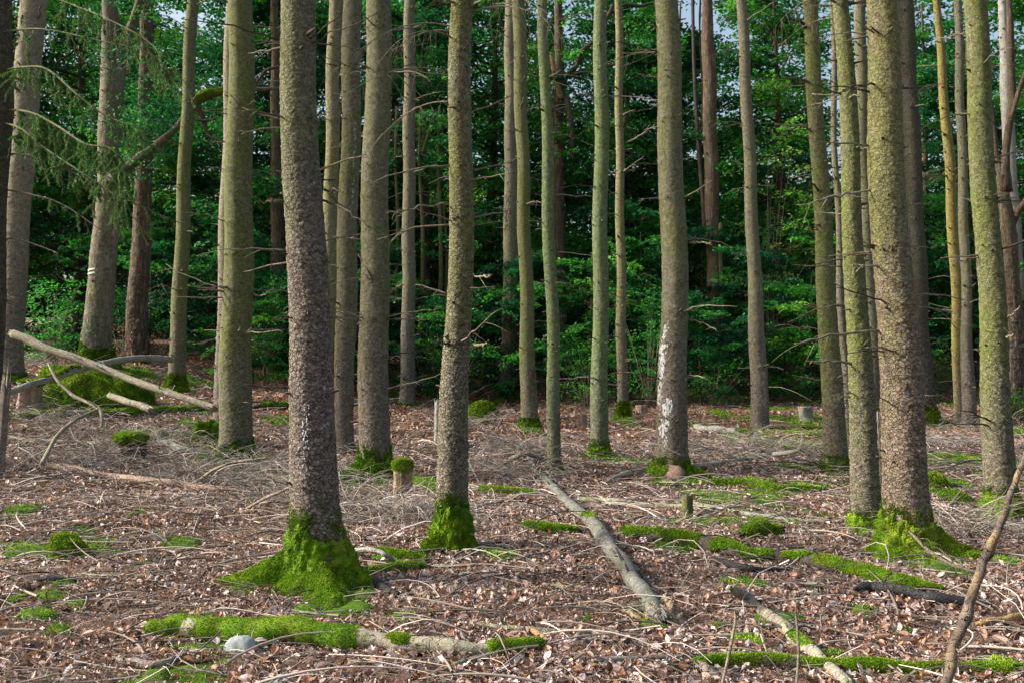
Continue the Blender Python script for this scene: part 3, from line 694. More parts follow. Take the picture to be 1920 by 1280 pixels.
strip_patch(5, [(584,760,14),(580,800,22),(579,850,16),(582,905,14)], 'resin', 'resin_streak', 28, .004, 2.2)
strip_patch(7, [(668,235,3),(667,280,4),(664,330,3),(663,380,3)], 'resin', 'resin_streak', 30, .003, 1.4)
strip_patch(17, [(1424,500,6),(1430,620,10),(1432,720,12),(1433,790,12)], 'deadbark', 'torn_bark')
strip_patch(17, [(1428,690,4),(1430,720,7),(1432,760,5)], 'pinklog', 'bare_wood')
strip_patch(12, [(1000,690,6),(1002,740,12),(1004,790,14)], 'darktwig', 'torn_bark')
strip_patch(11, [(951,345,10),(950,390,12),(948,440,8)], 'darktwig', 'torn_bark')

# ------------------------------------------------------------------ broadleaf foliage
def rhombs(c, nrm, L, r, aspect=.55, droop=0):
    """folded leaf quads lying across nrm"""
    n = len(L); nrm = nrm / np.linalg.norm(nrm, axis=1)[:, None]
    d = np.cross(nrm, r.normal(size=(n, 3))); d /= np.linalg.norm(d, axis=1)[:, None]; d[:, 2] -= droop
    s = np.cross(d, nrm); s /= np.linalg.norm(s, axis=1)[:, None]; Lc = L[:, None]; w = Lc * aspect * .5
    k = nrm * (Lc * .10)
    V = np.stack([c - d * Lc * .5, c + s * w + k - d * Lc * .05, c + d * Lc * .5, c - s * w + k - d * Lc * .05], 1)
    return V.reshape(-1, 3), np.arange(4 * n).reshape(-1, 4)

def sprays(b, cen, rad, per, leaf, r, tilt=.35, tint_mu=.4, tint_sd=.2, thick=.12, droop=.1, leaf_tilt=.4):
    n = len(cen); nrm = r.normal(0, tilt, (n, 3)); nrm[:, 2] = 1; nrm /= np.linalg.norm(nrm, axis=1)[:, None]
    u = np.cross(nrm, [1., .13, 0]); u /= np.linalg.norm(u, axis=1)[:, None]; v = np.cross(nrm, u)
    a = r.uniform(0, 6.28, (n, per)); q = np.sqrt(r.random((n, per))) * rad[:, None]
    p = cen[:, None] + (q * np.cos(a))[..., None] * u[:, None] + (q * np.sin(a))[..., None] * v[:, None] + (r.normal(0, thick, (n, per)) * rad[:, None])[..., None] * nrm[:, None]
    p[..., 2] -= .25 * q ** 2 / rad[:, None]
    nn = np.repeat(nrm, per, 0) + r.normal(0, leaf_tilt, (n * per, 3))
    L = leaf * r.uniform(.6, 1.3, n * per)
    V, Q = rhombs(p.reshape(-1, 3), nn, L, r, droop=droop)
    t = np.clip(np.repeat(r.normal(tint_mu, tint_sd, n), per) + r.normal(0, .12, n * per), 0, 1)
    b.add(V, Q, tint=np.repeat(t, 4))

def build_crown_data(seed, z0, z1, R, nbr, per_br, per, leaf, r0, trunk_top=None, flat=.3):
    r = R_(seed); b = MB(); tb = MB()
    zt = trunk_top or z1
    zz = np.linspace(-.3, zt, 26); ax = np.stack([.12 * np.sin(zz * .35 + seed), .12 * np.cos(zz * .3 + seed), zz], -1)
    tb.add(*tube(ax, r0 * (1 - .8 * np.clip(zz / zt, 0, 1)) * (1 + .5 * np.exp(-np.maximum(zz, 0) / .3)), 12, .05, seed, 5))
    for k in range(nbr):
        h = r.uniform(z0 * .75, z1 * .93); f = (h - z0) / (z1 - z0); L = R * (1.05 - .75 * max(f, 0) ** 1.6) * r.uniform(.6, 1.15)
        a = r.uniform(0, 6.28); el = r.uniform(-.05, .5)
        t = np.linspace(0, 1, 7)[:, None]; dv = np.array([cos(a) * cos(el), sin(a) * cos(el), sin(el)])
        P = np.array([.12 * sin(h * .35 + seed), .12 * cos(h * .3 + seed), h]) + dv * t * L + np.array([0, 0, -.22 * L]) * t ** 2 + np.vstack([np.zeros(3), r.normal(0, .035 * L, (6, 3))])
        tb.add(*tube(P, r0 * (.30 * (1 - f * .6)) * (1 - .85 * t[:, 0]) + .006, 5))
        cc_ = []
        for s_ in range(per_br):
            q = r.uniform(.25, 1.08); c = P[0] + (P[-1] - P[0]) * q + np.array([0, 0, .1 * L * q * (1 - q)])
            cc_.append(c + r.normal(0, .13 * L, 3) * np.array([1, 1, .4]))
        cen = np.array(cc_); sprays(b, cen, r.uniform(.3, .7, len(cen)) * R / 4.0, per, leaf, r, flat, float(r.normal(.40, .30)), .12)
    return b, tb

LEAFTREE = []
def tree_proto(kind_seed, z0, z1, R, nbr, per_br, per, leaf, r0, lm, bm, name, label, cat, group, top=None):
    b, tb = build_crown_data(kind_seed, z0, z1, R, nbr, per_br, per, leaf, r0, top)
    root = empty(name, (0, 0, -50), label, cat, group)
    tb.build('trunk', M[bm], root); b.build('crown', M[lm], root, smooth=False)
    return root
def dup(root, loc, rz, s, label, matkey=None):
    o = root.copy(); C.objects.link(o); o.location = loc; o.rotation_euler = (0, 0, rz); o.scale = (s, s, s); o['label'] = label
    for ch in root.children:
        c = ch.copy(); C.objects.link(c); c.parent = o
        if matkey and c.name.split('.')[0] == 'crown':
            c.material_slots[0].link = 'OBJECT'; c.material_slots[0].material = M[matkey]
    return o

BT = 'broadleaf trees behind the spruce stand'
protos = [tree_proto(11, 3.0, 19, 5.2, 78, 9, 44, .21, .22, 'leafdark', 'red', 'broadleaf_tree', 'x', 'tree', BT),
          tree_proto(12, 4.0, 21, 5.6, 82, 9, 44, .21, .26, 'leafmid', 'red', 'broadleaf_tree', 'x', 'tree', BT),
          tree_proto(13, 2.0, 17, 4.6, 70, 9, 44, .20, .19, 'leafdark', 'red', 'broadleaf_tree', 'x', 'tree', BT)]
used = set()
BTL = 'dark green broadleaf tree in the row closing the view behind the spruces'
BTM = 'mid green broadleaf tree in the row closing the view behind the spruces'
#  x, y, proto, scale
spots = [(-22,38,0,1.0),(-18.4,42,1,1.0),(-10.6,38.5,2,1.0),(-7.5,42,0,1.05),(-3.5,39.5,2,1.0),(-.9,43,1,1.0),(4.9,41,0,.95),(7.4,43,2,1.0),(10.8,40,1,.85),(12.4,46,0,.8),(19.5,42,2,.9),(25,43,1,.9),
         (-19,50,1,1.1),(-12,52,0,1.1),(-5,51,2,1.15),(1.5,53,0,1.0),(8,52,1,.95),(-26,47,2,1.2),(13,56,2,.9),(21,50,0,1.0),(27,50,1,1.1),(31,45,0,1.1),(-29,42,1,1.0),(-33,50,0,1.1),(34,54,2,1.2)]
for i, (x, y, k, s) in enumerate(spots):
    pr = protos[k]; z = float(G(x, y)); lab = BTM if k == 1 else BTL
    if k not in used:
        used.add(k); pr.location = (x, y, z); pr.scale = (s, s, s); pr['label'] = lab
    else: dup(pr, (x, y, z), 1.7 * i, s, lab)
for k, p_ in enumerate(protos): p_['group'] = BT + (' of mid green' if k == 1 else ' of dark green')
for o in list(C.objects):
    if o.get('group') == BT: o['group'] = BT + (' of mid green' if o['label'] == BTM else ' of dark green')

# understorey beeches
UG = 'young beeches at the edge of the wood'
up = [tree_proto(21, .6, 5.2, 2.3, 40, 6, 34, .13, .035, 'leafmid', 'red', 'beech_sapling', 'x', 'sapling', UG),
      tree_proto(22, .3, 3.6, 1.9, 34, 6, 34, .12, .028, 'leafdark', 'red', 'beech_sapling', 'x', 'sapling', UG)]
US = [(-17,31,0,1.0,'leafmid'),(-12.2,33,1,1.2,'leafdark'),(-9.4,34,0,1.0,'leafdark'),(-6.8,33.2,1,1.15,'leafdark'),(-4.9,35,0,1.1,'leafdark'),(-2.2,34,1,1.1,'leafdark'),(.3,35,0,1.05,'leafdark'),(2.6,33.6,0,1.0,'leafmid'),
      (4.6,34.4,0,1.15,'leafmid'),(6.2,33,1,1.1,'leafdark'),(8.4,35,0,1.1,'leafdark'),(10.2,33.4,1,1.2,'leafmid'),(12.0,36,0,1.0,'leafmid'),(18.5,35,0,1.0,'leafdark'),(21,37,1,1.5,'leafmid'),(-14.6,37,0,1.2,'leafdark'),(7.2,38,0,1.3,'leafdark'),(-20,35,0,1.1,'leafdark'),(13.4,34.5,1,1.0,'leafdark'),(-8,30.5,1,.8,'leafmid')]
UL = {'leafmid': 'fresh green young beech in layered sprays at the dark wood edge',
      'leafdark': 'dark green young beech in layered sprays low at the wood edge'}
for i, (x, y, k, s, mk_) in enumerate(US):
    o = dup(up[k], (x, y, float(G(x, y))), 2.1 * i + .4, s, UL[mk_], mk_); o['group'] = UG + (' of brighter green' if mk_ == 'leafmid' else ' of dark green')
for u in up:
    for ch in list(u.children): bpy.data.objects.remove(ch)
    bpy.data.objects.remove(u)

# the far wood: one mass behind everything
def far_wood():
    r = R_(61); b = MB(); n = 10500
    x = r.uniform(-58, 58, n); y = r.uniform(58, 84, n); topz = 31 + 5 * sn(x[:, None], .16, 62) + 3 * sn(x[:, None], .6, 63)
    z = topz * r.random(n) ** .8
    low = r.random(n) < .42; z[low] *= .35
    gap = (sn(np.stack([x, z], -1), .55, 64) > .62) & (z > 15); gap |= (sn(np.stack([x, z], -1), 1.1, 65) > .55) & (z > 17); x, y, z = x[~gap], y[~gap], z[~gap]
    w_ = x / y; op = ((np.abs(w_ - .332) < .016) & (z > 8)) | ((np.abs(w_ - .50) < .03) & (z > 7)) | ((np.abs(w_ + .325) < .03) & (z > 17)) | ((np.abs(w_ - .045) < .03) & (z > 17)) | ((np.abs(w_ - .19) < .02) & (z > 13))
    op &= sn(np.stack([x, z], -1), 1.6, 67) > -.45; x, y, z = x[~op], y[~op], z[~op]
    cen = np.stack([x, y, G(x, y) + z], -1)
    sprays(b, cen, r.uniform(.9, 2.0, len(cen)), 42, .42, r, .4, .35, .22)
    o = b.build('far_woodland', M['leafdark'], smooth=False)
    tag(o, 'dense dark green wood closing the background behind all trees', 'woodland', kind='stuff')
    b = MB(); n = 420
    x = np.concatenate([r.uniform(12.5, 18, n // 2), r.uniform(24, 28, n - n // 2)]); y = r.uniform(56, 72, n); x = x * y / 58
    z = r.uniform(.2, 11, n); cen = np.stack([x, y, G(x, y) + z], -1)
    sprays(b, cen, r.uniform(.6, 1.3, n), 40, .26, r, .4, .45, .22)
    o = b.build('painted_sun_woodland', M['leafsunpaint'], smooth=False)  # sunlight on this foliage is put into its paler leaf colour
    tag(o, 'pale foliage with painted sunlight glimpsed beyond the dark wood on the right', 'woodland', kind='stuff')
far_wood()

# ------------------------------------------------------------------ individual trees of the background
def limb(root, p, d, pts, matkey, name='limb', sides=9, seed=1, amp=.1, n=22):
    """pts: (px, py, width px, metres nearer or farther)"""
    A = np.array([np.append(at(a, b_, d + e) - p, w / 2 * d / F) for (a, b_, w, e) in pts]); S = spline(A, n)
    b = MB(); b.add(*tube(S[:, :3], S[:, 3], sides, amp, seed, 7)); return b.build(name, M[matkey], root)

def moss_tubes(root, p, d, pts, name='moss', seed=3, scale=1.0, nb=1500):
    A = np.array([np.append(at(a, b_, d + e) - p, w / 2 * d / F) for (a, b_, w, e) in pts]); S = spline(A, 18)
    b = MB(); V, Q, T = tube(S[:, :3], S[:, 3] * 1.06, 10, .14, seed, 9); b.add(V, Q, T, tint=.35)
    f = fuzz(V, Q, nb, .05 * scale, .016 * scale, seed); b.add(f[0], None, f[1], f[2]); return b.build(name, M['moss'], root, smooth=False)

# forked oak with the painted blaze, left
p = hit(186, 692); d = p[1]
oak = empty('oak_tree', p, 'forked ridged oak with a white double blaze and a long crooked mossy limb', 'tree')
T = make_trunk(oak, p, d, [(130,211,46),(250,208,46),(350,206,48),(450,199,50),(560,186,52),(640,180,58)], 'oak', 71, .35, float(at(211,125,d)[2] - p[2]), .55, .012, .05)
limb(oak, p, d, [(210,150,42,0),(207,80,33,0),(206,0,29,0),(205,-120,24,0)], 'oak', seed=2)
limb(oak, p, d, [(214,160,38,0),(228,100,24,0),(245,55,19,-.2),(262,5,17,-.4),(285,-80,14,-.6)], 'oak', seed=3)
limb(oak, p, d, [(208,345,30,-.2),(235,318,19,-.5),(262,295,17,-.7),(300,268,16,-1.0),(330,240,14,-1.1),(352,215,13,-1.1),(375,188,14,-1.1),(410,174,12,-1.0),(460,170,9,-.8),(525,166,7,-.6)], 'oak', seed=4, amp=.18, n=40)
limb(oak, p, d, [(368,200,10,-1.1),(380,218,10,-1.1),(388,245,8,-1.1),(402,263,7,-1.1),(425,263,5,-1.1)], 'red', seed=5, amp=.16)
limb(oak, p, d, [(362,222,8,-1.1),(385,226,6,-1.2),(412,222,4,-1.2)], 'red', seed=6, amp=.16)
limb(oak, p, d, [(470,168,8,-.8),(485,150,6,-.8),(500,132,6,-.8),(525,125,5,-.8)], 'red', seed=7, amp=.16)
moss_tubes(oak, p, d, [(368,187,15,-1.2),(385,176,14,-1.25),(412,170,11,-1.15),(440,167,8,-1.0)], seed=8, nb=900)
for yy in (508, 515):
    b = MB(); rows = []
    for q in np.linspace(171, 188, 9):
        a = at(q, yy + (181 - q) * .12, d); h = a[2] - p[2]; R = float(T['rad'](np.array(h))) * 1.03; x0 = a[0] - p[0] - float(T['cx'](np.array(h)))
        yl = -math.sqrt(max(R * R - x0 * x0, 1e-4)) - .012; rows += [[a[0] - p[0], yl, h + .028], [a[0] - p[0], yl, h - .02]]
    i = np.arange(8)[:, None] * 2; b.add(np.array(rows), i + np.array([[0, 1, 3, 2]])); b.build('paint_stripe', M['paint'], oak)
cb = MB(); r = R_(90); n = 330                                   # leaf sprays on the oak
px = np.concatenate([r.uniform(150, 300, n // 2), r.normal(265, 26, n // 4), r.uniform(300, 420, n - n // 2 - n // 4)]); py = np.concatenate([r.uniform(-60, 330, n // 2), r.normal(240, 40, n // 4), r.uniform(60, 260, n - n // 2 - n // 4)])
cen = np.array([at(a, c, d + e) - p for a, c, e in zip(px, py, np.where(r.random(n) < .3, r.uniform(-1.6, -.5, n), r.uniform(.5, 4, n)))]); sprays(cb, cen, r.uniform(.25, .5, n), 30, .11, r, .5, .45, .2)
cb.build('crown', M['leafdark'], oak, smooth=False)

# dark conifer behind it
d = 30.0; p = at(255, 668, d); p[2] = float(G(p[0], p[1]))
t4 = empty('conifer', p, 'dark reddish ridged trunk behind the forked oak on the left', 'tree')
T = make_trunk(t4, p, d, [(0,276,26),(150,274,27),(300,271,32),(450,264,36),(600,257,42)], 'red', 72, .3, 17, .2, .014, .05)

# oak with broken limb in the middle distance
p = hit(1048, 738); d = p[1] + 1.0; p = at(1048, 738, d); p[2] = float(G(p[0], p[1]))
t33 = empty('oak_tree', p, 'reddish oak with a snapped limb and crooked boughs behind the slim green spruce', 'tree')
T = make_trunk(t33, p, d, [(190,1047,22),(300,1045,24),(450,1047,28),(600,1048,30)], 'red', 73, .3, float(at(1048,185,d)[2] - p[2]), 0, .012, .06)
limb(t33, p, d, [(1048,200,24,0),(1050,150,18,0),(1048,80,17,0),(1047,0,15,0),(1045,-90,12,0)], 'red', seed=12)
limb(t33, p, d, [(1052,185,11,-.3),(1042,150,10,-.4),(1036,120,9,-.4),(1033,100,6,-.4)], 'tanlog', 'snapped_limb', seed=13)
limb(t33, p, d, [(1052,175,9,0),(1066,138,9,-.2),(1083,122,9,-.3),(1090,98,10,-.4),(1112,78,8,-.4),(1135,40,8,-.4),(1150,10,9,-.4)], 'red', seed=14, amp=.16)
limb(t33, p, d, [(1062,145,6,0),(1085,137,7,-.3),(1115,130,6,-.3),(1160,120,4,-.3)], 'red', seed=15)
limb(t33, p, d, [(1052,170,12,0),(1066,200,11,-.4),(1072,250,9,-.5),(1074,300,5,-.5)], 'darktwig', seed=16)
limb(t33, p, d, [(1138,30,7,0),(1170,10,6,0),(1200,12,6,.2),(1235,3,5,.2)], 'red', seed=17, amp=.15)
cb = MB(); r = R_(91); n = 240
px = np.concatenate([r.normal(1080, 45, n // 2), r.uniform(1010, 1240, n - n // 2)]); py = np.concatenate([r.normal(245, 45, n // 2), r.uniform(-60, 330, n - n // 2)])
cen = np.array([at(a, c, d + e) - p for a, c, e in zip(px, py, r.uniform(-1.5, 3, n))]); sprays(cb, cen, r.uniform(.3, .6, n), 30, .13, r, .45, .5, .2)
cb.build('crown', M['leafmid'], t33, smooth=False)

# dark trunk right of the resin spruce
p = hit(1340, 742); d = p[1] + .5; p = at(1340, 742, d); p[2] = float(G(p[0], p[1]))
t32 = empty('larch', p, 'tall dark reddish trunk with a green climbing stem, right of the resin streaked spruce', 'tree')
T = make_trunk(t32, p, d, [(0,1325,20),(80,1328,26),(300,1333,28),(600,1342,31)], 'red', 74, .3, 18, .15, .012, .05)
limb(t32, p, d, [(1362,740,12,-.3),(1360,650,11,-.3),(1355,560,11,-.25),(1350,470,10,-.2),(1351,420,8,-.2)], 'olive', 'climbing_stem', seed=18)
limb(t32, p, d, [(1322,430,10,0),(1312,300,8,.3),(1304,180,8,.6),(1300,60,7,.6),(1298,-60,6,.6)], 'darktwig', seed=19)
limb(t32, p, d, [(1312,300,5,.3),(1318,180,5,.6),(1312,60,4,.6),(1315,-40,4,.6)], 'darktwig', seed=20)

# mossy footed trunk behind the big spruce
p = hit(521, 702); d = p[1] + .5; p = at(521, 702, d); p[2] = float(G(p[0], p[1]))
t34 = empty('oak_tree', p, 'brown trunk with a mossy foot peeping out left of the thickest spruce', 'tree')
T = make_trunk(t34, p, d, [(0,515,15),(200,516,18),(450,520,26),(600,522,30),(660,521,38)], 'red', 75, .4, 17, 1.1, .012, .05)

# slender stems
p = hit(800, 742); d = p[1]
t13 = empty('hazel_bush', p, 'clump of slender olive stems behind the bristling thin spruce', 'bush')
for q, pts in enumerate([[(786,742,9,0),(785,660,8,0),(791,560,8,0),(793,440,8,.1),(786,300,6,.2),(790,200,4,.3)], [(803,742,14,0),(805,660,10,0),(814,600,9,0),(826,540,9,.1),(826,430,8,.2),(822,310,7,.3),(824,200,5,.4)], [(808,745,8,0),(817,690,7,0),(832,600,6,.3),(838,480,6,.3),(830,380,5,.3)], [(788,300,6,.2),(800,260,5,.2),(812,220,4,.2)], [(742,560,6,.5),(746,420,7,.5),(742,300,7,.5),(744,200,6,.5)]]):
    limb(t13, p, d, pts, 'olive', 'stem', 7, 30 + q, .06)
moss_tubes(t13, p, d, [(803,745,20,-.05),(803,725,15,-.05),(805,700,10,-.05)], seed=31, nb=700)

# forked broadleaf at the right edge
p = hit(1900, 785); d = p[1]; 
t31 = empty('broadleaf_tree', p, 'dark mossy forked tree with bare crooked boughs at the right edge', 'tree')
T = make_trunk(t31, p, d, [(300,1875,18),(450,1888,40),(600,1897,44),(720,1900,46)], 'red', 76, .3, float(at(1880,330,d)[2] - p[2]), .5, .012, .05)
limb(t31, p, d, [(1884,360,30,0),(1884,310,18,0),(1890,250,16,0),(1898,190,15,0),(1895,120,14,0),(1893,30,12,0),(1890,-60,10,0)], 'red', seed=41, amp=.14)
limb(t31, p, d, [(1880,340,16,0),(1868,290,11,.1),(1862,230,10,.2),(1858,190,8,.2)], 'red', seed=42)
limb(t31, p, d, [(1898,420,16,0),(1910,395,13,-.2),(1930,370,12,-.4)], 'red', seed=43)
limb(t31, p, d, [(1893,235,11,0),(1908,180,9,-.2),(1925,130,8,-.3)], 'red', seed=44)
p = hit(1905, 760); d = p[1] + 4; p = at(1905, 760, d); p[2] = float(G(p[0], p[1]))
t31b = empty('beech_tree', p, 'pale smooth bluish trunk behind the forked tree at the right edge', 'tree')
T = make_trunk(t31b, p, d, [(0,1880,16),(150,1885,22),(300,1893,24),(450,1902,30),(600,1910,34)], 'greylog', 77, .2, 18, 0, .006, .05)
p = at(1745, 740, 52); p[2] = float(G(p[0], p[1]))
t27 = empty('beech_tree', p, 'far pale sunlit trunk in the bright gap right of the dark spruce', 'tree')
T = make_trunk(t27, p, 52, [(480,1740,13),(560,1742,14),(640,1745,15),(700,1747,16)], 'pinklog', 78, .2, 14, 0, .006, .05)

# low plants of the left
def shrub(px, py, half, hgt, label, matkey, seed, n=60, leaf=.08, name='beech_sapling', cat='sapling', stemmat='twig', d=None, flat=.25, group=None, per=26):
    p = hit(px, py) if d is None else at(px, py, d)
    p[2] = float(G(p[0], p[1])); d = p[1]; r = R_(seed); hw = half * d / F; hz = hgt * d / F
    root = empty(name, p, label, cat, group); b = MB(); s = MB()
    cen = np.stack([r.normal(0, .5, n) * hw, r.normal(0, .4, n) * hw, hz * r.uniform(.1, 1, n)], -1)
    for c in cen[:: max(1, n // 22)]:
        a = np.array([r.normal(0, .05), r.normal(0, .05), -.05]); s.add(*tube(spline(np.array([a, a * .4 + c * .5 + np.array([0, 0, .12 * hz]), c]), 7), np.linspace(.012, .002, 7), 5))
    sprays(b, cen, r.uniform(.18, .38, n) * max(1, d / 24), per, leaf, r, flat, .5, .22)
    s.build('stem', M[stemmat], root); b.build('foliage', M[matkey], root, smooth=False); return root
shrub(95, 690, 65, 165, 'bright green leafy sapling between the two leftmost thick trunks', 'leafbright', 301, 60, .09)
shrub(110, 655, 55, 60, 'low dark green bush above the upper end of the bare leaning log', 'leafmid', 302, 50, .08, 'bush', 'bush')
shrub(118, 660, 40, 110, 'withered copper leaved beech sprig left of the blazed oak', 'copper', 303, 34, .075, 'beech_sprig', 'sapling', per=10)
shrub(226, 685, 32, 90, 'withered copper leaved sprig between the oak and the dark ridged trunk', 'copper', 304, 24, .07, 'beech_sprig', 'sapling', per=10)
shrub(300, 690, 40, 75, 'withered copper leaved sprig right of the dark ridged trunk', 'copper', 305, 20, .07, 'beech_sprig', 'sapling', per=9)
shrub(270, 470, 40, 60, 'x', 'leafmid', 306, 1, .09) if False else None
shrub(500, 640, 35, 200, 'bright green sapling just left of the thickest trunk', 'leafbright', 307, 30, .09, d=33)
shrub(1220, 745, 75, 230, 'emerald young beech in broad layers left of the resin streaked spruce', 'leafbright', 308, 75, .10, d=31.5)
shrub(1100, 745, 55, 130, 'low emerald beech behind the slim bright green spruce', 'leafmid', 309, 45, .10, d=32)
shrub(1340, 760, 70, 90, 'low green bush at the foot of the tall dark reddish trunk', 'leafmid', 310, 45, .10, 'bush', 'bush', d=32)
shrub(1480, 755, 60, 60, 'low dark green bush right of the torn bark spruce', 'leafmid', 311, 40, .10, 'bush', 'bush', d=34)
shrub(1765, 765, 40, 110, 'bush painted in yellow green sunlight in the gap left of the mustard spruce', 'leafsunpaint', 312, 50, .10, 'bush', 'bush', d=38)  # light of the gap painted into the leaf colour
shrub(1890, 790, 50, 60, 'green undergrowth bush at the foot of the forked tree', 'leafmid', 313, 30, .09, 'bush', 'bush', d=27)
shrub(640, 700, 60, 130, 'dark leafy bush behind the grey resin scarred spruce', 'leafmid', 314, 40, .10, 'bush', 'bush', d=35)
shrub(860, 735, 60, 210, 'leafy green sapling right of the clump of slender stems', 'leafmid', 315, 55, .10, d=33)
shrub(1440, 745, 85, 470, 'tall young tree with sunlight painted into its pale crown right of the torn bark spruce', 'leafsunpaint', 317, 55, .15, d=37, name='young_tree', cat='tree')  # sunlit patch of foliage painted by the paler leaves
shrub(1430, 745, 50, 120, 'green sapling immediately right of the tall dark reddish trunk', 'leafmid', 316, 40, .10, d=36)

# ------------------------------------------------------------------ fallen wood, stumps, stones
def wpts(pts, sink=.6):
    """(px,py,width px) lies on the floor; (px,py,width px,distance) hangs at that distance"""
    out = []
    for q in pts:
        if len(q) == 3:
            p = hit(q[0], q[1] + q[2] * .3); r = q[2] / 2 * p[1] / F; p = p + np.array([0, 0, r * sink + .03])
        else:
            p = at(q[0], q[1], q[3]); r = q[2] / 2 * q[3] / F
        out.append(np.append(p, r))
    return np.array(out)

def rod(name, label, cat, pts, matkey, seed=1, amp=.08, sides=12, mossy=None, twigs=0, group=None, sink=.6, nap=3000, twl=(.15, .5), moss_r=1.15, end=None, stubs=0):
    Wp = wpts(pts, sink); r = R_(seed + 400)
    Wp = spline(Wp, len(Wp) * 2 - 1); Wp[1:-1, :3] += r.normal(0, .16, (len(Wp) - 2, 3)) * Wp[1:-1, 3:4]; Wp[:, 3] *= 1 + r.normal(0, .05, len(Wp))
    S = spline(Wp, max(16, len(pts) * 12)); o0 = S[0, :3].copy()
    b = MB(); fr = 5 / max(.02, S[:, 3].mean()) * .12 + 4
    b.add(*tube(S[:, :3] - o0, S[:, 3], sides, amp, seed, fr))
    for k in range(stubs):
        i = int(r.integers(1, len(S) - 1)); a = r.uniform(-.3, pi + .3); R = S[i, 3]
        T, U, Wv = frames(S[:, :3]); dv = U[i] * cos(a) + Wv[i] * sin(a) * (1 if Wv[i][2] > 0 else -1) + T[i] * r.uniform(-.4, .6)
        L = R * r.uniform(1.3, 3.5); P0 = S[i, :3] - o0
        b.add(*tube(np.array([P0, P0 + dv * L * .6, P0 + dv * L]), [R * .28, R * .18, R * .12], 6))
    for e_, dr_ in ((0, -1), (len(S) - 1, 1)):
        R = S[e_, 3]
        if R < .022: continue
        T, U, Wv = frames(S[:, :3])
        for k in range(9):
            a = r.uniform(0, 6.28); q = R * r.uniform(.2, .85); P0 = S[e_, :3] - o0 + U[e_] * q * cos(a) + Wv[e_] * q * sin(a) - T[e_] * dr_ * R * .5
            L = R * r.uniform(.9, 2.4); b.add(*tube(np.array([P0, P0 + T[e_] * dr_ * L * .6, P0 + T[e_] * dr_ * L + U[e_] * r.normal(0, .15) * R]), [R * .34, R * .24, R * .03], 5))
    par = mossy or twigs or end
    if par:
        root = empty(name, o0, label, cat, group); b.build('wood', M[matkey], root)
    else:
        o = b.build(name, M[matkey], None); o.location = o0; return tag(o, label, cat, group)
    for (t0, t1, cov) in (mossy or []):
        i0, i1 = int(t0 * (len(S) - 1)), max(int(t1 * (len(S) - 1)), int(t0 * (len(S) - 1)) + 3); seg = S[i0:i1 + 1]
        seg = spline(seg, max(10, len(seg) * 3)); T, U, Wv = frames(seg[:, :3]); sd = 18; th = np.linspace(0, 2 * pi, sd, endpoint=False)
        if Wv[:, 2].mean() < 0: Wv = -Wv
        cc = np.cos(th)[None, :, None] * U[:, None] + np.sin(th)[None, :, None] * Wv[:, None]
        tt = np.linspace(0, 1, len(seg))[:, None]; ends = np.clip(np.minimum(tt, 1 - tt) * len(seg) / 5, 0, 1) ** .5
        V0 = seg[:, None, :3] + cc * seg[:, 3][:, None, None]
        nn = .12 * sn(V0, 9, seed + 7) + .10 * sn(V0, 26, seed + 8)
        on = np.clip((cov + np.sin(th)[None] + 3.2 * nn) * 3, 0, 1)
        RR = seg[:, 3][:, None] * np.where(on > 0, .94 + (moss_r - .94) * on * ends + nn * .8 * on * ends, .9)
        V = seg[:, None, :3] + cc * RR[..., None]; n = len(seg); i = np.arange(n - 1)[:, None] * sd; j = np.arange(sd)[None]; j2 = (j + 1) % sd
        Q = np.stack([i + j, i + j2, i + sd + j2, i + sd + j], -1).reshape(-1, 4); Vf = V.reshape(-1, 3) - o0
        if np.cross(Vf[Q[0, 2]] - Vf[Q[0, 0]], Vf[Q[0, 3]] - Vf[Q[0, 1]]) @ (Vf[Q[0, 0]] - (seg[0, :3] - o0)) < 0: Q = Q[:, ::-1]
        keep = (on.reshape(-1)[Q] > .3).all(1).astype(float)
        mb = MB(); tn = np.clip(.4 + 1.2 * nn, 0, 1); mb.add(Vf, Q[keep > 0], tint=tn.ravel() * .6)
        dd = seg[:, 1].mean(); bl = max(.015, dd * .0022)
        f = fuzz(Vf, Q, int(nap * (t1 - t0)) + 300, bl, bl * .3, seed + 9, keep, tint=(.15, 1))
        if f: mb.add(f[0], None, f[1], f[2])
        mb.build('moss', M['moss'], root, smooth=False)
    for k in range(twigs):
        i = int(r.integers(1, len(S) - 1)); P0 = S[i, :3] - o0; L = r.uniform(*twl); a = r.uniform(0, 6.28); e = r.uniform(.1, 1.2)
        dv = np.array([cos(a) * cos(e), sin(a) * cos(e), sin(e)]); t = np.linspace(0, 1, 6)[:, None]
        P = P0 + dv * t * L + np.array([0, 0, -.4 * L]) * t ** 2 + np.vstack([np.zeros(3), r.normal(0, .03 * L, (5, 3))])
        tb = MB(); tb.add(*tube(P, np.linspace(min(.012, S[i, 3] * .4), .001, 6), 5)); tb.build('twig', M['twig'], root)
    if end:
        end(root, o0, S)
    return root

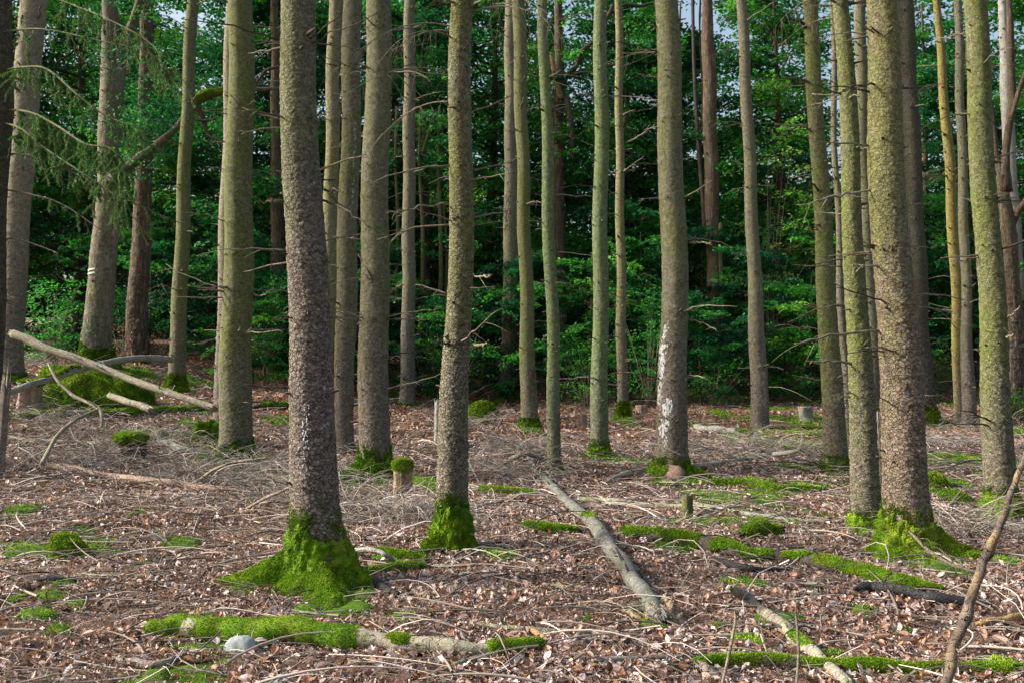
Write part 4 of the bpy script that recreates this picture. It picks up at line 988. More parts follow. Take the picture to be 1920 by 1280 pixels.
DB = 'branch'
rod('fallen_log', 'long barkless pale log leaning down from the left edge to the olive spruce', 'log',
    [(24,626,15,19.2),(90,652,15,19.0),(200,694,14,18.7),(300,730,13,18.3),(405,766,13,17.9)], 'log', 1, .06, 14, twigs=5, stubs=5)
rod('fallen_log', 'grey bowed log crossing beneath the bare leaning log on the left', 'log',
    [(5,737,12,17.5),(60,720,12,18),(130,697,13,19),(200,680,13,20),(260,673,13,21),(320,673,12,22)], 'greylog', 2, .08, 12, mossy=[(.2,.5,-.5)], stubs=4)
rod('fallen_log', 'thin moss wrapped log lying level across the left, below the bare logs', 'log',
    [(5,787,13),(90,782,15),(200,778,15),(300,773,15),(400,768,14)], 'greylog', 3, .1, 12, mossy=[(.0,.33,.5),(.42,1,.5)], nap=5000)
rod('fallen_log', 'short mossy log end right of the olive spruce at far left', 'log', [(474,765,10),(505,763,11),(540,762,10)], 'darktwig', 4, .1, 10, mossy=[(.2,1,.6)])
rod('fallen_log', 'short grey log leaning on the big moss mound', 'log', [(206,741,11,17.6),(240,752,12,17.3),(284,768,12,17.0)], 'log', 5, .08)
rod('fallen_log', 'pinkish scaly log half buried in brushwood, left of the thickest trunk', 'log', [(68,872,11),(130,882,14),(210,897,14),(290,908,15),(345,914,14),(420,921,11),(470,927,8)], 'pinklog', 6, .08, 12, twigs=8, stubs=6)
rod('fallen_log', 'long grey log running diagonally up the centre from its rotten broken end', 'log',
    [(975,828,6),(988,850,8),(1003,884,12),(1030,912,15),(1062,944,19),(1110,990,26),(1150,1045,28),(1188,1100,32),(1222,1150,34),(1238,1170,32)], 'centrelog', 7, .07, 18, mossy=[(.53,.56,-.2)], twigs=7, stubs=7, sink=.85)
rod('fallen_log', 'foreground log, moss covered on its left half and bare on its right', 'log',
    [(278,1186,24),(340,1185,36),(450,1193,42),(560,1203,42),(660,1212,38),(760,1218,32),(860,1228,30),(940,1228,26),(1018,1218,20)], 'log', 8, .07, 18,
    mossy=[(.0,.53,1.1),(.58,.64,-.35),(.84,1.0,.8)], nap=26000, sink=.75)
rod('fallen_log', 'winding moss covered log right of centre, ending beside a black log', 'log',
    [(1168,1004,16),(1230,1012,24),(1300,1022,26),(1370,1043,26),(1440,1053,20),(1500,1058,22),(1560,1072,28),(1640,1090,26),(1720,1108,20),(1770,1116,12)], 'darktwig', 9, .1, 14,
    mossy=[(.0,.26,.6),(.29,.47,.35),(.50,.60,-.1),(.62,.82,.6),(.83,1,.35)], nap=26000, twigs=5, sink=1.0)
rod('fallen_log', 'wet black curved log below the moss covered log on the right', 'log', [(1608,1116,14),(1640,1112,20),(1700,1122,20),(1760,1134,19),(1820,1140,15),(1860,1146,9)], 'wetlog', 10, .06, sink=1.1)
rod('fallen_log', 'small wet black log piece under the winding mossy log', 'log', [(1335,1056,8),(1375,1070,14),(1420,1078,12),(1485,1076,9)], 'wetlog', 11, .08, sink=1.1)
rod('fallen_log', 'mossy log along the bottom edge at the right', 'log', [(1300,1256,20),(1400,1250,26),(1520,1256,28),(1640,1262,26),(1760,1262,26),(1900,1266,24)], 'darktwig', 12, .1, 14, mossy=[(0,1,.9)], nap=22000)
rod('fallen_branch', 'leaning bare branch rising from the bottom edge to the right edge', DB,
    [(1768,1292,20,5.3),(1790,1215,19,5.35),(1812,1150,21,5.4),(1822,1118,18,5.4),(1838,1070,16,5.45),(1850,1035,19,5.5),(1868,1000,13,5.5),(1886,955,13,5.55),(1900,912,11,5.6),(1918,868,11,5.65),(1945,800,9,5.7)], 'greybranch', 13, .10, 14, stubs=8)
rod('fallen_branch', 'pale broken branch pointing down to the bottom edge, right of centre', DB, [(1372,1103,16,7.2),(1400,1130,20),(1445,1165,22),(1500,1215,25),(1545,1250,22),(1590,1290,24)], 'log', 14, .09, 14, stubs=3, mossy=[(.55,.68,-.3)])
rod('fallen_branch', 'grey branch reaching right from the resin streaked spruce', DB, [(1292,880,13),(1340,873,12),(1400,864,10),(1450,855,9),(1500,843,8,15.6)], 'greylog', 15, .07, stubs=3)
rod('fallen_branch', 'short grey forked branch left of the resin streaked spruce', DB, [(1135,908,5),(1158,897,9),(1185,890,13),(1216,884,12)], 'greylog', 16, .09)
rod('fallen_log', 'pale flat log behind the diagonal grey log', 'log', [(1085,940,10),(1140,945,13),(1200,950,13),(1265,954,12),(1340,960,10)], 'log', 17, .08)
rod('fallen_branch', 'long thin grey branch lying across the right middle', DB, [(1285,942,5),(1340,955,7),(1400,967,9),(1480,980,8),(1600,982,8)], 'greylog', 18, .07)
rod('fallen_log', 'stubby moss cushioned log piece in the right middle', 'log', [(1393,1008,18),(1425,1000,30),(1460,1000,22)], 'darktwig', 19, .1, mossy=[(0,1,1.3)], nap=6000)
rod('fallen_log', 'thin mossy log lying level behind the right middle', 'log', [(1335,908,11),(1400,912,14),(1460,922,14),(1550,924,9)], 'darktwig', 20, .1, mossy=[(0,1,.9)], nap=7000)
rod('fallen_branch', 'brown bent stick laid over the bare end of the foreground log', DB, [(868,1243,12),(890,1225,12,6.35),(930,1212,13,6.4),(985,1207,12,6.45),(1015,1208,9,6.5)], 'deadbark', 21, .08)
rod('fallen_branch', 'straight stick angling up to the foreground log from the bottom edge', DB, [(812,1274,10),(870,1254,12),(930,1234,12),(942,1229,9)], 'twig', 22, .06)
rod('fallen_branch', 'curved olive stick at the bottom edge on the left', DB, [(212,1243,9),(250,1252,14),(300,1254,15),(345,1236,12)], 'deadbark', 23, .06)
rod('fallen_branch', 'short black stick among the litter at the left', DB, [(52,1097,10),(90,1094,14),(148,1093,9)], 'wetlog', 24, .08)
rod('fallen_branch', 'thin white stick lying level left of the thickest trunk', DB, [(128,1080,5),(180,1087,8),(240,1086,7),(310,1082,5)], 'log', 25, .05)
rod('fallen_branch', 'dark arched dead branch standing among the brush at the far left', DB, [(78,870,9,13.6),(105,820,8,14.2),(130,795,7,14.5),(160,777,6,14.8),(186,767,5,15)], 'twig', 26, .06, twigs=2)
rod('fallen_branch', 'pale whip of a branch slanting in front of the mossy mound', DB, [(90,681,4,15.5),(110,715,6,15.3),(140,742,6,15.2),(186,767,8,15),(190,800,5,14.8)], 'log', 27, .06, twigs=2)
rod('fallen_branch', 'pale crooked branch lying across the brush at the left edge', DB, [(5,820,8),(60,828,9),(140,832,8),(240,832,7),(330,806,6)], 'log', 28, .08, twigs=3)
rod('fallen_branch', 'grey stick lying parallel below the pale crooked branch', DB, [(10,842,6),(80,843,7),(160,836,6),(200,834,4)], 'greylog', 29, .08)
rod('fallen_branch', 'pale grey log half sunk in brush left of the olive spruce foot', DB, [(296,832,12),(340,845,15),(410,857,10)], 'greylog', 30, .1)
rod('fallen_branch', 'mossy broken branch right of the thickest trunk, upper of two', DB, [(700,1040,12),(745,1046,18),(800,1056,10)], 'darktwig', 31, .1, mossy=[(0,1,1.0)], nap=5000)
rod('fallen_branch', 'mossy broken branch right of the thickest trunk, lower of two', DB, [(690,1076,14),(740,1072,20),(800,1070,12)], 'darktwig', 32, .1, mossy=[(0,1,1.0)], nap=5000)
rod('fallen_branch', 'dark splintered stick by the right root of the thickest trunk', DB, [(678,1080,12),(705,1098,16),(745,1122,14)], 'wetlog', 33, .1)
rod('fallen_branch', 'arched grey stick curving over beside the thickest trunk', DB, [(650,1036,8),(690,1030,9,9.0),(725,1040,9,8.8),(745,1064,8)], 'greylog', 34, .05)
rod('fallen_branch', 'pale straight stick before the rotten end of the diagonal log', DB, [(1018,1104,7),(1060,1108,8),(1095,1110,7)], 'log', 35, .05)
rod('fallen_branch', 'long pale stick above the bare end of the foreground log', DB, [(885,1180,9),(960,1186,10),(1030,1190,9),(1110,1196,7)], 'log', 36, .06)
rod('fallen_branch', 'short pale split stick crossing a longer pale one in the foreground', DB, [(970,1182,10,6.9),(1000,1193,11),(1026,1210,9)], 'tanlog', 37, .06)
rod('fallen_branch', 'thick bent dark stick left of the rotten log end in the foreground', DB, [(1070,1225,7),(1088,1200,14),(1120,1197,12),(1150,1215,8)], 'deadbark', 38, .1)
rod('fallen_branch', 'long pale stick running along the bottom edge, centre to right', DB, [(1110,1250,10),(1190,1243,12),(1280,1240,10),(1400,1235,8)], 'greylog', 39, .06)
rod('fallen_branch', 'tan bark covered stick at the right edge behind the leaning branch', DB, [(1835,1180,13),(1880,1170,17),(1930,1163,17)], 'tanlog', 40, .08)
rod('fallen_branch', 'broken dark stub poking up at the bottom edge, right of centre', DB, [(1318,1248,20,5.9),(1340,1268,22,5.85),(1370,1290,24,5.8)], 'deadbark', 41, .12)
rod('fallen_log', 'grey log behind the torn bark spruce, with patches of moss', 'log', [(1305,803,12),(1345,808,15),(1390,815,12),(1420,822,9)], 'greylog', 42, .1, mossy=[(.6,.9,.3)], nap=3000)
rod('fallen_log', 'dull brown log with moss tufts in front of the torn bark spruce', 'log', [(1365,826,9),(1410,836,11),(1460,842,11),(1490,846,8)], 'deadbark', 43, .1, mossy=[(.0,.2,.6),(.35,.6,.7),(.8,1,.7)], nap=5000)
rod('fallen_log', 'mossy log between the moss capped stump and the flaky spruce', 'log', [(770,905,20),(800,915,24),(825,925,18)], 'darktwig', 44, .1, mossy=[(0,1,1.2)], nap=6000)
rod('fallen_log', 'pale log with a mossy side right of the flaky moss collared spruce', 'log', [(878,915,10),(905,922,13),(960,927,12),(1005,930,8)], 'log', 45, .1, mossy=[(.3,1,.4)], nap=4000)
rod('fallen_log', 'mossy bar of wood left of the diagonal grey log', 'log', [(978,990,9),(1020,994,17),(1085,1000,13)], 'darktwig', 46, .1, mossy=[(0,1,1.1)], nap=6000)
rod('fallen_branch', 'thin upright dead stick in the bottom right foreground', DB, [(1493,1290,5,5.5),(1497,1220,5,5.55),(1493,1150,4,5.6),(1494,1125,2,5.6)], 'twig', 47, .05, twigs=2, twl=(.05, .15))
rod('fallen_branch', 'forked dry twig standing left of the pale broken branch', DB, [(1352,1290,6,5.5),(1370,1210,6,5.6),(1379,1160,5,5.7),(1377,1140,3,5.7)], 'twig', 48, .05, twigs=3, twl=(.06, .2))
rod('fallen_branch', 'slanting dead twig over the rotten end of the diagonal log', DB, [(1205,1225,5),(1235,1165,5,7.6),(1270,1110,4,7.9),(1300,1060,3,8.2)], 'twig', 49, .05, twigs=3)
rod('fallen_branch', 'bent grey branch with side twigs left of the diagonal log head', DB, [(930,885,6),(955,862,8,15.5),(985,852,9,15.4),(1030,868,6)], 'greylog', 50, .08, twigs=5)
rod('fallen_branch', 'arched thin branch over the brush left of the thickest trunk', DB, [(372,905,6),(400,880,6,13.2),(440,866,5,13.0),(500,858,4,12.8)], 'twig', 51, .05, twigs=4)
rod('fallen_branch', 'straight dead branch slanting up beside the thickest trunk foot', DB, [(458,960,5),(500,932,6,11.2),(545,912,5,11.0)], 'twig', 52, .05, twigs=3)
rod('fallen_branch', 'dry fanned spruce branch drooping at the wide moss foot, right', DB, [(1705,995,5,8.5),(1740,1030,6,8.3),(1790,1060,6,8.1),(1830,1070,4,8.0)], 'twig', 53, .05, twigs=9, twl=(.2, .5))

def rotten_end():
    p = hit(1236, 1172); r = R_(66); b = MB()
    root = empty('rotten_stump', p, 'crumbling rotten wood lump at the broken end of the diagonal log', 'stump')
    for k in range(34):
        a = r.uniform(0, 6.28); q = np.array([.15 * cos(a), .10 * sin(a), .0]) * r.uniform(.1, 1.1)
        L = r.uniform(.08, .24); dv = np.array([r.normal(-.25, .5), r.normal(.35, .4), r.uniform(.3, 1)])
        b.add(*tube(np.array([q, q + dv * L * .5, q + dv * L]), [.045, .034, .006], 7, .25, k, 30))
    b.build('wood', M['rot'], root)
rotten_end()

def mound(name, label, cat, px, py, wpx, hpx, matkey, seed, nap, depth=.8, d=None, amp=.25, flatbase=True, tint=(.1, 1)):
    p = hit(px, py) if d is None else at(px, py, d); d = p[1]; rx = wpx / 2 * d / F; rz = hpx * d / F; ry = rx * depth
    nu, nv = 40, 18; th = np.linspace(0, 2 * pi, nu, endpoint=False)[None]; ph = np.linspace(-.25, pi / 2 - .03, nv)[:, None]
    dirs = np.stack([np.cos(ph) * np.cos(th), np.cos(ph) * np.sin(th), np.sin(ph) + 0 * th], -1)
    k = 1 + amp * sn(dirs, 2.6, seed) + amp * .5 * sn(dirs, 7, seed + 1) + amp * .2 * sn(dirs, 19, seed + 2)
    V = (dirs * np.array([rx, ry, rz]) * k[..., None]).reshape(-1, 3)
    i = np.arange(nv - 1)[:, None] * nu; j = np.arange(nu)[None]; j2 = (j + 1) % nu
    Q = np.stack([i + j, i + j2, i + nu + j2, i + nu + j], -1).reshape(-1, 4)
    V = np.vstack([V, [0, 0, rz * float(k[-1].mean())]]); T = np.array([((nv - 1) * nu + q, (nv - 1) * nu + (q + 1) % nu, nv * nu) for q in range(nu)])
    b = MB(); b.add(V, Q, T, tint=np.append(np.clip(.3 + .25 * sn(dirs, 5, seed + 3), 0, 1).ravel(), .4))
    if nap:
        bl = max(.014, d * .0021); f = fuzz(V, Q, nap, bl, bl * .3, seed + 4, tint=tint); b.add(f[0], None, f[1], f[2])
    o = b.build(name, M[matkey], None, smooth=not nap); o.location = p
    return tag(o, label, cat)
mound('moss_mound', 'big bright moss mound under the crossing logs on the left', 'moss', 150, 762, 165, 62, 'moss', 81, 16000, .6)
mound('moss_mound', 'darker moss mound right behind the big one under the crossing logs', 'moss', 232, 752, 110, 55, 'moss', 82, 9000, .6)
mound('moss_mound', 'rounded moss cushion among the litter in the left foreground', 'moss', 131, 1046, 84, 44, 'moss', 83, 9000, .8)
mound('moss_mound', 'moss hump right behind the flaky moss collared spruce', 'moss', 900, 795, 60, 36, 'moss', 84, 5000, .8)
mound('moss_mound', 'moss cushion left of the spruce nearest the right edge', 'moss', 1792, 945, 56, 28, 'moss', 85, 6000, .8)
mound('moss_mound', 'lumpy moss heap above another cushion, far right middle', 'moss', 1752, 915, 60, 34, 'moss', 86, 6000, .8)
mound('moss_mound', 'moss hump at the left foot of the olive spruce, left', 'moss', 388, 838, 52, 50, 'moss', 87, 5000, .8)
mound('moss_mound', 'tangled dark moss tuft in front of the thin pale sticks, bottom right', 'moss', 1350, 1185, 60, 18, 'moss', 88, 4000, .9)
mound('rock', 'blue grey flat stone lying before the foreground mossy log', 'rock', 456, 1228, 74, 32, 'rock', 94, 0, .7, amp=.13)
mound('rock', 'small blue grey stone at the bottom edge below the foreground log', 'rock', 520, 1283, 70, 16, 'rock', 92, 0, .8, amp=.2)
mound('rock', 'pointed pale stone in the litter near the leaning bare branch', 'rock', 1455, 1222, 30, 14, 'rock', 93, 0, .8, amp=.22)

def stump(label, px, py, wpx, hpx, matkey, seed, cap=0, jag=.12, name='tree_stump', lean=0.0):
    p = hit(px, py); d = p[1]; R = wpx / 2 * d / F; H = hpx * d / F; r = R_(seed); sd = 26
    th = np.linspace(0, 2 * pi, sd, endpoint=False); hs = np.linspace(-.06, 1, 14)
    rim = 1 + jag * r.normal(size=sd); grain = .08 * r.normal(size=sd)
    V = [];
    for h in hs:
        f = R * (1 + .28 * np.exp(-max(h, 0) / .15) + grain + .03 * r.normal(size=sd)); z = np.where(h > .75, .75 + (h - .75) * rim, h) * H
        V.append(np.stack([f * np.cos(th) + lean * z, f * np.sin(th), z], -1))
    V.append(np.stack([R * .55 * np.cos(th) + lean * H, R * .55 * np.sin(th), H * (.93 + .05 * r.normal(size=sd))], -1))
    V = np.concatenate(V); n = 15; i = np.arange(n - 1)[:, None] * sd; j = np.arange(sd)[None]; j2 = (j + 1) % sd
    Q = np.stack([i + j, i + j2, i + sd + j2, i + sd + j], -1).reshape(-1, 4); V = np.vstack([V, [lean * H, 0, H * .9]])
    T = np.array([((n - 1) * sd + q, (n - 1) * sd + (q + 1) % sd, n * sd) for q in range(sd)])
    root = empty(name, p, label, 'stump'); b = MB(); b.add(V, Q, T); b.build('wood', M[matkey], root)
    if cap:
        nu, nv = 30, 12; t = np.linspace(0, 2 * pi, nu, endpoint=False)[None]; ph = np.linspace(-.9, pi / 2 - .05, nv)[:, None]
        dirs = np.stack([np.cos(ph) ** .6 * np.cos(t), np.cos(ph) ** .6 * np.sin(t), np.sin(ph) + 0 * t], -1)
        Vc = (dirs * np.array([R * 1.12, R * 1.12, cap * d / F]) * (1 + .14 * sn(dirs, 3, seed) + .08 * sn(dirs, 9, seed))[..., None] + np.array([lean * H, 0, H])).reshape(-1, 3)
        i = np.arange(nv - 1)[:, None] * nu; j = np.arange(nu)[None]; j2 = (j + 1) % nu; Q = np.stack([i + j, i + j2, i + nu + j2, i + nu + j], -1).reshape(-1, 4)
        b = MB(); b.add(Vc, Q, tint=.35); bl = max(.015, d * .002); f = fuzz(Vc, Q, 4500, bl, bl * .3, seed, tint=(.15, 1)); b.add(f[0], None, f[1], f[2]); b.build('moss', M['moss'], root, smooth=False)
    return root
stump('weathered splintered stump with a thick green moss cap, left of centre', 755, 950, 34, 76, 'rot', 111, 13)
stump('small reddish sawn stump in the middle distance', 1091, 806, 17, 30, 'pinklog', 112, 0, .05)
stump('short grey stump right of the torn bark spruce', 1512, 790, 24, 28, 'greylog', 113, 0, .05, lean=-.1)
stump('grey jagged stub hidden behind the flaky moss collared spruce', 823, 835, 16, 85, 'greylog', 114, 0, .2)
stump('stubby mossy stump right in front of the resin streaked spruce', 1290, 972, 20, 44, 'mossywood', 115, 0)
stump('dark broken snag squeezed beside the flaky brown spruce', 1649, 925, 14, 150, 'deadbark', 116, 0, .1)
stump('squat moss topped stump buried in drooping brush, left', 243, 862, 54, 40, 'darktwig', 117, 12)
stump('pale cut stump left of the big moss mound', 56, 768, 40, 50, 'pinklog', 118, 6)
stump('tiny pale broken stump in front of the dull brown log', 1412, 842, 9, 16, 'log', 119, 0)
stump('low reddish broken stump beside the thinnest pale spruce', 1203, 776, 20, 16, 'pinklog', 120, 0, .3)
stump('dark snapped snag at the left edge below the drooping twigs', -3, 900, 16, 180, 'deadbark', 121, 0, .55, 'snag', lean=.05)

def px_branch(k, pts, matkey='twig', seed=1, fwd=.12, side=3):
    root, T, p = TREES[k]; d = p[1]; n_ = len(pts) - 1; r = R_(seed)
    A = np.array([np.append(at(a, b_, d - .02 - fwd * (q / n_) * 3) - p, w / 2 * d / F) for q, (a, b_, w) in enumerate(pts)]); S = spline(A, 14); S[1:, :3] += r.normal(0, .008, (13, 3))
    b = MB(); b.add(*tube(S[:, :3], S[:, 3], 6, .08, seed, 14)); L = np.linalg.norm(S[-1, :3] - S[0, :3])
    for q in range(side):
        i = int(r.integers(4, 13)); l = L * r.uniform(.15, .4); t = np.linspace(0, 1, 5)[:, None]; dv = (S[-1, :3] - S[0, :3]) / L * r.uniform(.3, .9) + r.normal(0, .4, 3)
        b.add(*tube(S[i, :3] + dv * t * l + np.array([0, 0, -.2 * l]) * t ** 2, np.linspace(S[i, 3] * .5, .0015, 5), 4))
    b.build('dead_branch', M[matkey], root)
for q, (k, mk_, pts) in enumerate([(22,'log',[(1640,357,5),(1570,366,4.5),(1497,387,2)]),(22,'twig',[(1648,620,6),(1560,629,5),(1492,643,3)]),(22,'log',[(1655,497,5),(1625,498,4),(1598,499,3)]),(20,'twig',[(1600,681,5),(1550,677,4),(1518,680,2)]),
    (8,'sagetwig',[(712,508,6),(730,465,5),(742,445,4),(765,428,2)]),(8,'darktwig',[(672,478,4),(690,510,4),(700,530,4)]),(8,'twig',[(724,555,5),(742,540,4),(755,535,3)]),(10,'twig',[(838,384,4),(780,388,3),(722,401,2)]),(10,'darktwig',[(848,648,6),(830,642,4),(818,638,3)]),
    (10,'log',[(885,517,4),(905,518,4),(922,517,2)]),(10,'log',[(884,645,5),(900,645,4),(914,644,3)]),(5,'darktwig',[(606,376,6),(645,394,4),(694,426,2.5)]),(5,'darktwig',[(608,356,5),(630,358,4),(652,359,2.5)]),(5,'twig',[(535,377,4),(515,377,3),(498,376,2)]),
    (4,'twig',[(430,552,5),(400,543,4),(352,536,2)]),(4,'twig',[(428,557,4),(390,558,3),(330,557,2)]),(4,'twig',[(472,552,4),(490,555,3),(502,548,2)]),(18,'twig',[(1525,247,5),(1500,237,4),(1452,234,2)]),(18,'darktwig',[(1513,56,7),(1500,40,5),(1470,36,3)]),
    (18,'darktwig',[(1545,365,5),(1528,350,4),(1518,340,2)]),(15,'twig',[(1174,268,4),(1200,255,3),(1228,235,2)]),(16,'twig',[(1288,455,4),(1310,455,3.5),(1334,456,2)]),(16,'twig',[(1288,598,4),(1320,606,3),(1345,620,2)]),(16,'log',[(1284,702,4),(1300,704,3),(1322,707,2)]),
    (26,'twig',[(1880,600,5),(1895,592,4),(1915,575,2.5)]),(26,'twig',[(1882,634,4),(1890,631,4),(1900,628,3)]),(24,'sagetwig',[(1775,330,4),(1750,330,3),(1725,338,2)]),(1,'darktwig',[(60,45,4),(72,35,3),(76,12,2)])]):
    px_branch(k, pts, mk_, 700 + q)

def root_lump(k, px, py, wpx, hpx):
    root, T, p = TREES[k]; q = hit(px, py) - p; d = p[1]; b = MB()
    rx = wpx / 2 * d / F; rz = hpx * d / F; th = np.linspace(0, 2 * pi, 22, endpoint=False)[None]; ph = np.linspace(-.4, pi / 2 - .04, 10)[:, None]
    dirs = np.stack([np.cos(ph) * np.cos(th), np.cos(ph) * np.sin(th), np.sin(ph) + 0 * th], -1)
    V = (dirs * np.array([rx, rx, rz]) * (1 + .22 * sn(dirs, 3, k) + .12 * sn(dirs, 9, k + 1))[..., None]).reshape(-1, 3) + q
    i = np.arange(9)[:, None] * 22; j = np.arange(22)[None]; j2 = (j + 1) % 22
    b.add(V, np.stack([i + j, i + j2, i + 22 + j2, i + 22 + j], -1).reshape(-1, 4)); b.build('root', M['root'], root)
root_lump(16, 1262, 900, 46, 30)

def mossy_root(k, pts, seed, nap=5000, flat=.62):
    root, T, p = TREES[k]; S = spline(wpts(pts, .15), 30); b = MB(); V, Q, Tt = tube(S[:, :3] - p, S[:, 3], 18, .2, seed, 6)
    cz = np.concatenate([np.repeat(S[:, 2] - p[2], 18), S[[0, -1], 2] - p[2]]); V[:, 2] = cz + (V[:, 2] - cz) * flat + .03 * sn(V, 13, seed + 3)
    b.add(V, Q, Tt, tint=.3); bl = max(.016, p[1] * .002); f = fuzz(V, Q, nap, bl, bl * .3, seed, tint=(.15, 1)); b.add(f[0], None, f[1], f[2]); b.build('root', M['moss'], root, smooth=False)
def moss_skirt(k, h, base, lobes, seed, nap):
    """moss creeping from the trunk down over its spreading roots; lobes: (degrees, reach m, width degrees)"""
    root, T, p = TREES[k]; nt_, nr = 150, 44; th = np.linspace(0, 2 * pi, nt_, endpoint=False)[None]; s_ = np.linspace(0, 1, nr)[:, None]
    R0 = float(T['rad'](np.array(.1))) * .8; ext = base + 0 * th; u = np.stack([np.cos(th), np.sin(th)], -1)
    hh = h * (.8 + .3 * sn(u, 2.5, seed)); low = .30 + 0 * th
    for (dg, L, wd) in lobes:
        g = np.exp(-((np.mod(th - RAD(dg) + pi, 2 * pi) - pi) / RAD(wd)) ** 2); ext = np.maximum(ext, base + (L - base) * g); low = low + .45 * g * (L > .5)
    ext = ext * (1 + .10 * sn(u, 5, seed + 1) + .06 * sn(u, 11, seed + 2)); q = R0 + (ext) * s_
    X = q * np.cos(th); Y = q * np.sin(th); P2 = np.stack([X, Y], -1)
    dist = ext * s_; z = hh * (np.exp(-dist / (.13 + .10 * low)) ) + .13 * low * (1 - s_) ** .7 * np.clip(dist / .12, 0, 1) * 1.3
    z = z - hh * np.exp(-ext / (.13 + .10 * low)) * s_ - .05 * s_ ** 5
    P3 = np.stack([X, Y, z], -1); nz = .016 * sn(P3, 14, seed + 3) + .012 * sn(P3, 38, seed + 4) + .009 * sn(P3, 85, seed + 5)
    z = z + nz * np.clip((1 - s_) * 6, 0, 1) + ground0(X + p[0], Y + p[1]) - p[2] + .012
    V = np.stack([X + float(T['cx'](np.array(.1))), Y, z], -1).reshape(-1, 3)
    i = np.arange(nr - 1)[:, None] * nt_; j = np.arange(nt_)[None]; j2 = (j + 1) % nt_
    Q = np.stack([i + j, i + nt_ + j, i + nt_ + j2, i + j2], -1).reshape(-1, 4)
    b = MB(); b.add(V, Q, tint=np.clip(.4 + 14 * nz, 0, 1).ravel() * .8); bl = max(.018, p[1] * .0023)
    f = fuzz(V, Q, nap, bl, bl * .3, seed + 6, tint=(.15, 1)); b.add(f[0], None, f[1], f[2]); b.build('moss', M['moss'], root, smooth=False)
moss_skirt(5, .33, .24, [(186, .82, 15), (-72, 1.0, 17), (-118, .46, 20), (-8, .46, 22), (60, .4, 20)], 131, 60000)
moss_skirt(22, .42, .20, [(-20, .55, 26), (-140, .34, 24), (-80, .36, 26), (150, .3, 20)], 136, 36000)
moss_skirt(10, .30, .13, [(-150, .26, 26), (-30, .2, 24)], 142, 20000)
moss_skirt(16, .20, .16, [(-25, .75, 12), (-130, .4, 20), (-60, .5, 14)], 143, 16000)
moss_skirt(8, .34, .16, [(-150, .6, 22), (-60, .35, 20)], 144, 16000)
moss_skirt(4, .26, .14, [(-160, .5, 22), (-40, .25, 20)], 145, 12000)
mossy_root(11, [(945,745,22),(930,755,15),(915,762,8)], 139, 1500)

# living and dead drooping boughs of the tree at the left edge
root0, T0, p0 = TREES[0]
def bough(pts, seed, needles, twn, matkey='twig', long=.55):
    d = p0[1]; A = np.array([np.append(at(a, b_, d + e) - p0, w * .62 / 2 * d / F) for (a, b_, w, e) in pts]); S = spline(A, 30); r = R_(seed)
    b = MB(); b.add(*tube(S[:, :3], S[:, 3], 6, .06, seed, 12)); o = b.build('bough', M[matkey], root0)
    tb = MB(); nb = MB(); L_ = np.linalg.norm(S[-1, :3] - S[0, :3])
    for k in range(twn):
        i = int(r.integers(3, 29)); P0 = S[i, :3]; L = r.uniform(.25, 1.0) * long; sx = r.normal(.25, .3); t = np.linspace(0, 1, 9)[:, None]
        dv = np.array([sx, r.normal(0, .25), -.15 - .2 * r.random()]); P = P0 + dv * t * L + np.array([0, 0, -.85 * L]) * t ** 1.6 + np.vstack([np.zeros(3), r.normal(0, .012, (8, 3))])
        tb.add(*tube(P, np.linspace(.006, .003, 9), 4))
        for q in range(2):
            j = int(r.integers(2, 8)); l = L * r.uniform(.2, .5); tt = np.linspace(0, 1, 5)[:, None]
            P2 = P[j] + np.array([r.normal(0, .5), r.normal(0, .3), -.3]) * tt * l + np.array([0, 0, -.4 * l]) * tt ** 2; tb.add(*tube(P2, np.linspace(.0045, .0025, 5), 3))
            if r.random() < needles: needle(nb, P2, r)
        if r.random() < needles: needle(nb, P, r)
    if tb.n: tb.build('twig_spray', M['sagetwig'], o)
    if nb.n: nb.build('needles', M['needle'], o, smooth=False)
def needle(nb, P, r):
    n = 230; t = r.random(n) * (len(P) - 1); i = np.minimum(t.astype(int), len(P) - 2); c = P[i] + (P[i + 1] - P[i]) * (t - i)[:, None]
    d = (P[i + 1] - P[i]); d /= np.linalg.norm(d, axis=1)[:, None]; d = d * .7 + r.normal(0, .6, (n, 3)); d /= np.linalg.norm(d, axis=1)[:, None]
    s = np.cross(d, r.normal(size=(n, 3))); s /= np.linalg.norm(s, axis=1)[:, None]; L = r.uniform(.025, .05, (n, 1))
    nb.add(np.stack([c - s * .004, c + s * .004, c + d * L], 1).reshape(-1, 3), None, np.arange(3 * n).reshape(-1, 3), np.repeat(np.clip(r.normal(.5, .25, n), 0, 1), 3))
bough([(5,132,6,0),(45,126,6,-.4),(90,131,6,-.7),(150,182,5,-1.0),(200,218,4,-1.1),(258,238,2,-1.2)], 141, .9, 34, 'sagetwig')
bough([(10,205,8,0),(60,212,7,-.4),(110,238,7,-.7),(160,270,6,-1.0),(210,280,5,-1.1),(233,322,3,-1.2)], 142, .95, 60, 'sagetwig', .7)
bough([(0,228,7,0),(40,242,6,-.4),(80,275,5,-.6),(140,315,5,-.9),(200,355,4,-1.0),(242,390,2,-1.1)], 143, .5, 40, 'sagetwig', .6)
bough([(5,288,6,0),(60,292,6,-.3),(110,312,5,-.5),(180,345,5,-.8),(260,385,4,-1.0),(330,415,3,-1.1),(378,430,1.5,-1.2)], 144, .2, 24, 'darktwig', .45)
bough([(5,355,6,0),(60,365,5,-.3),(120,385,4,-.5),(190,432,2,-.8)], 145, .1, 8, 'darktwig', .3)
bough([(-20,-20,8,0),(90,-5,6,-.4),(150,15,5,-.6),(210,40,5,-.9),(280,80,4,-1.1),(340,145,2,-1.2)], 146, .4, 36, 'sagetwig', .7)
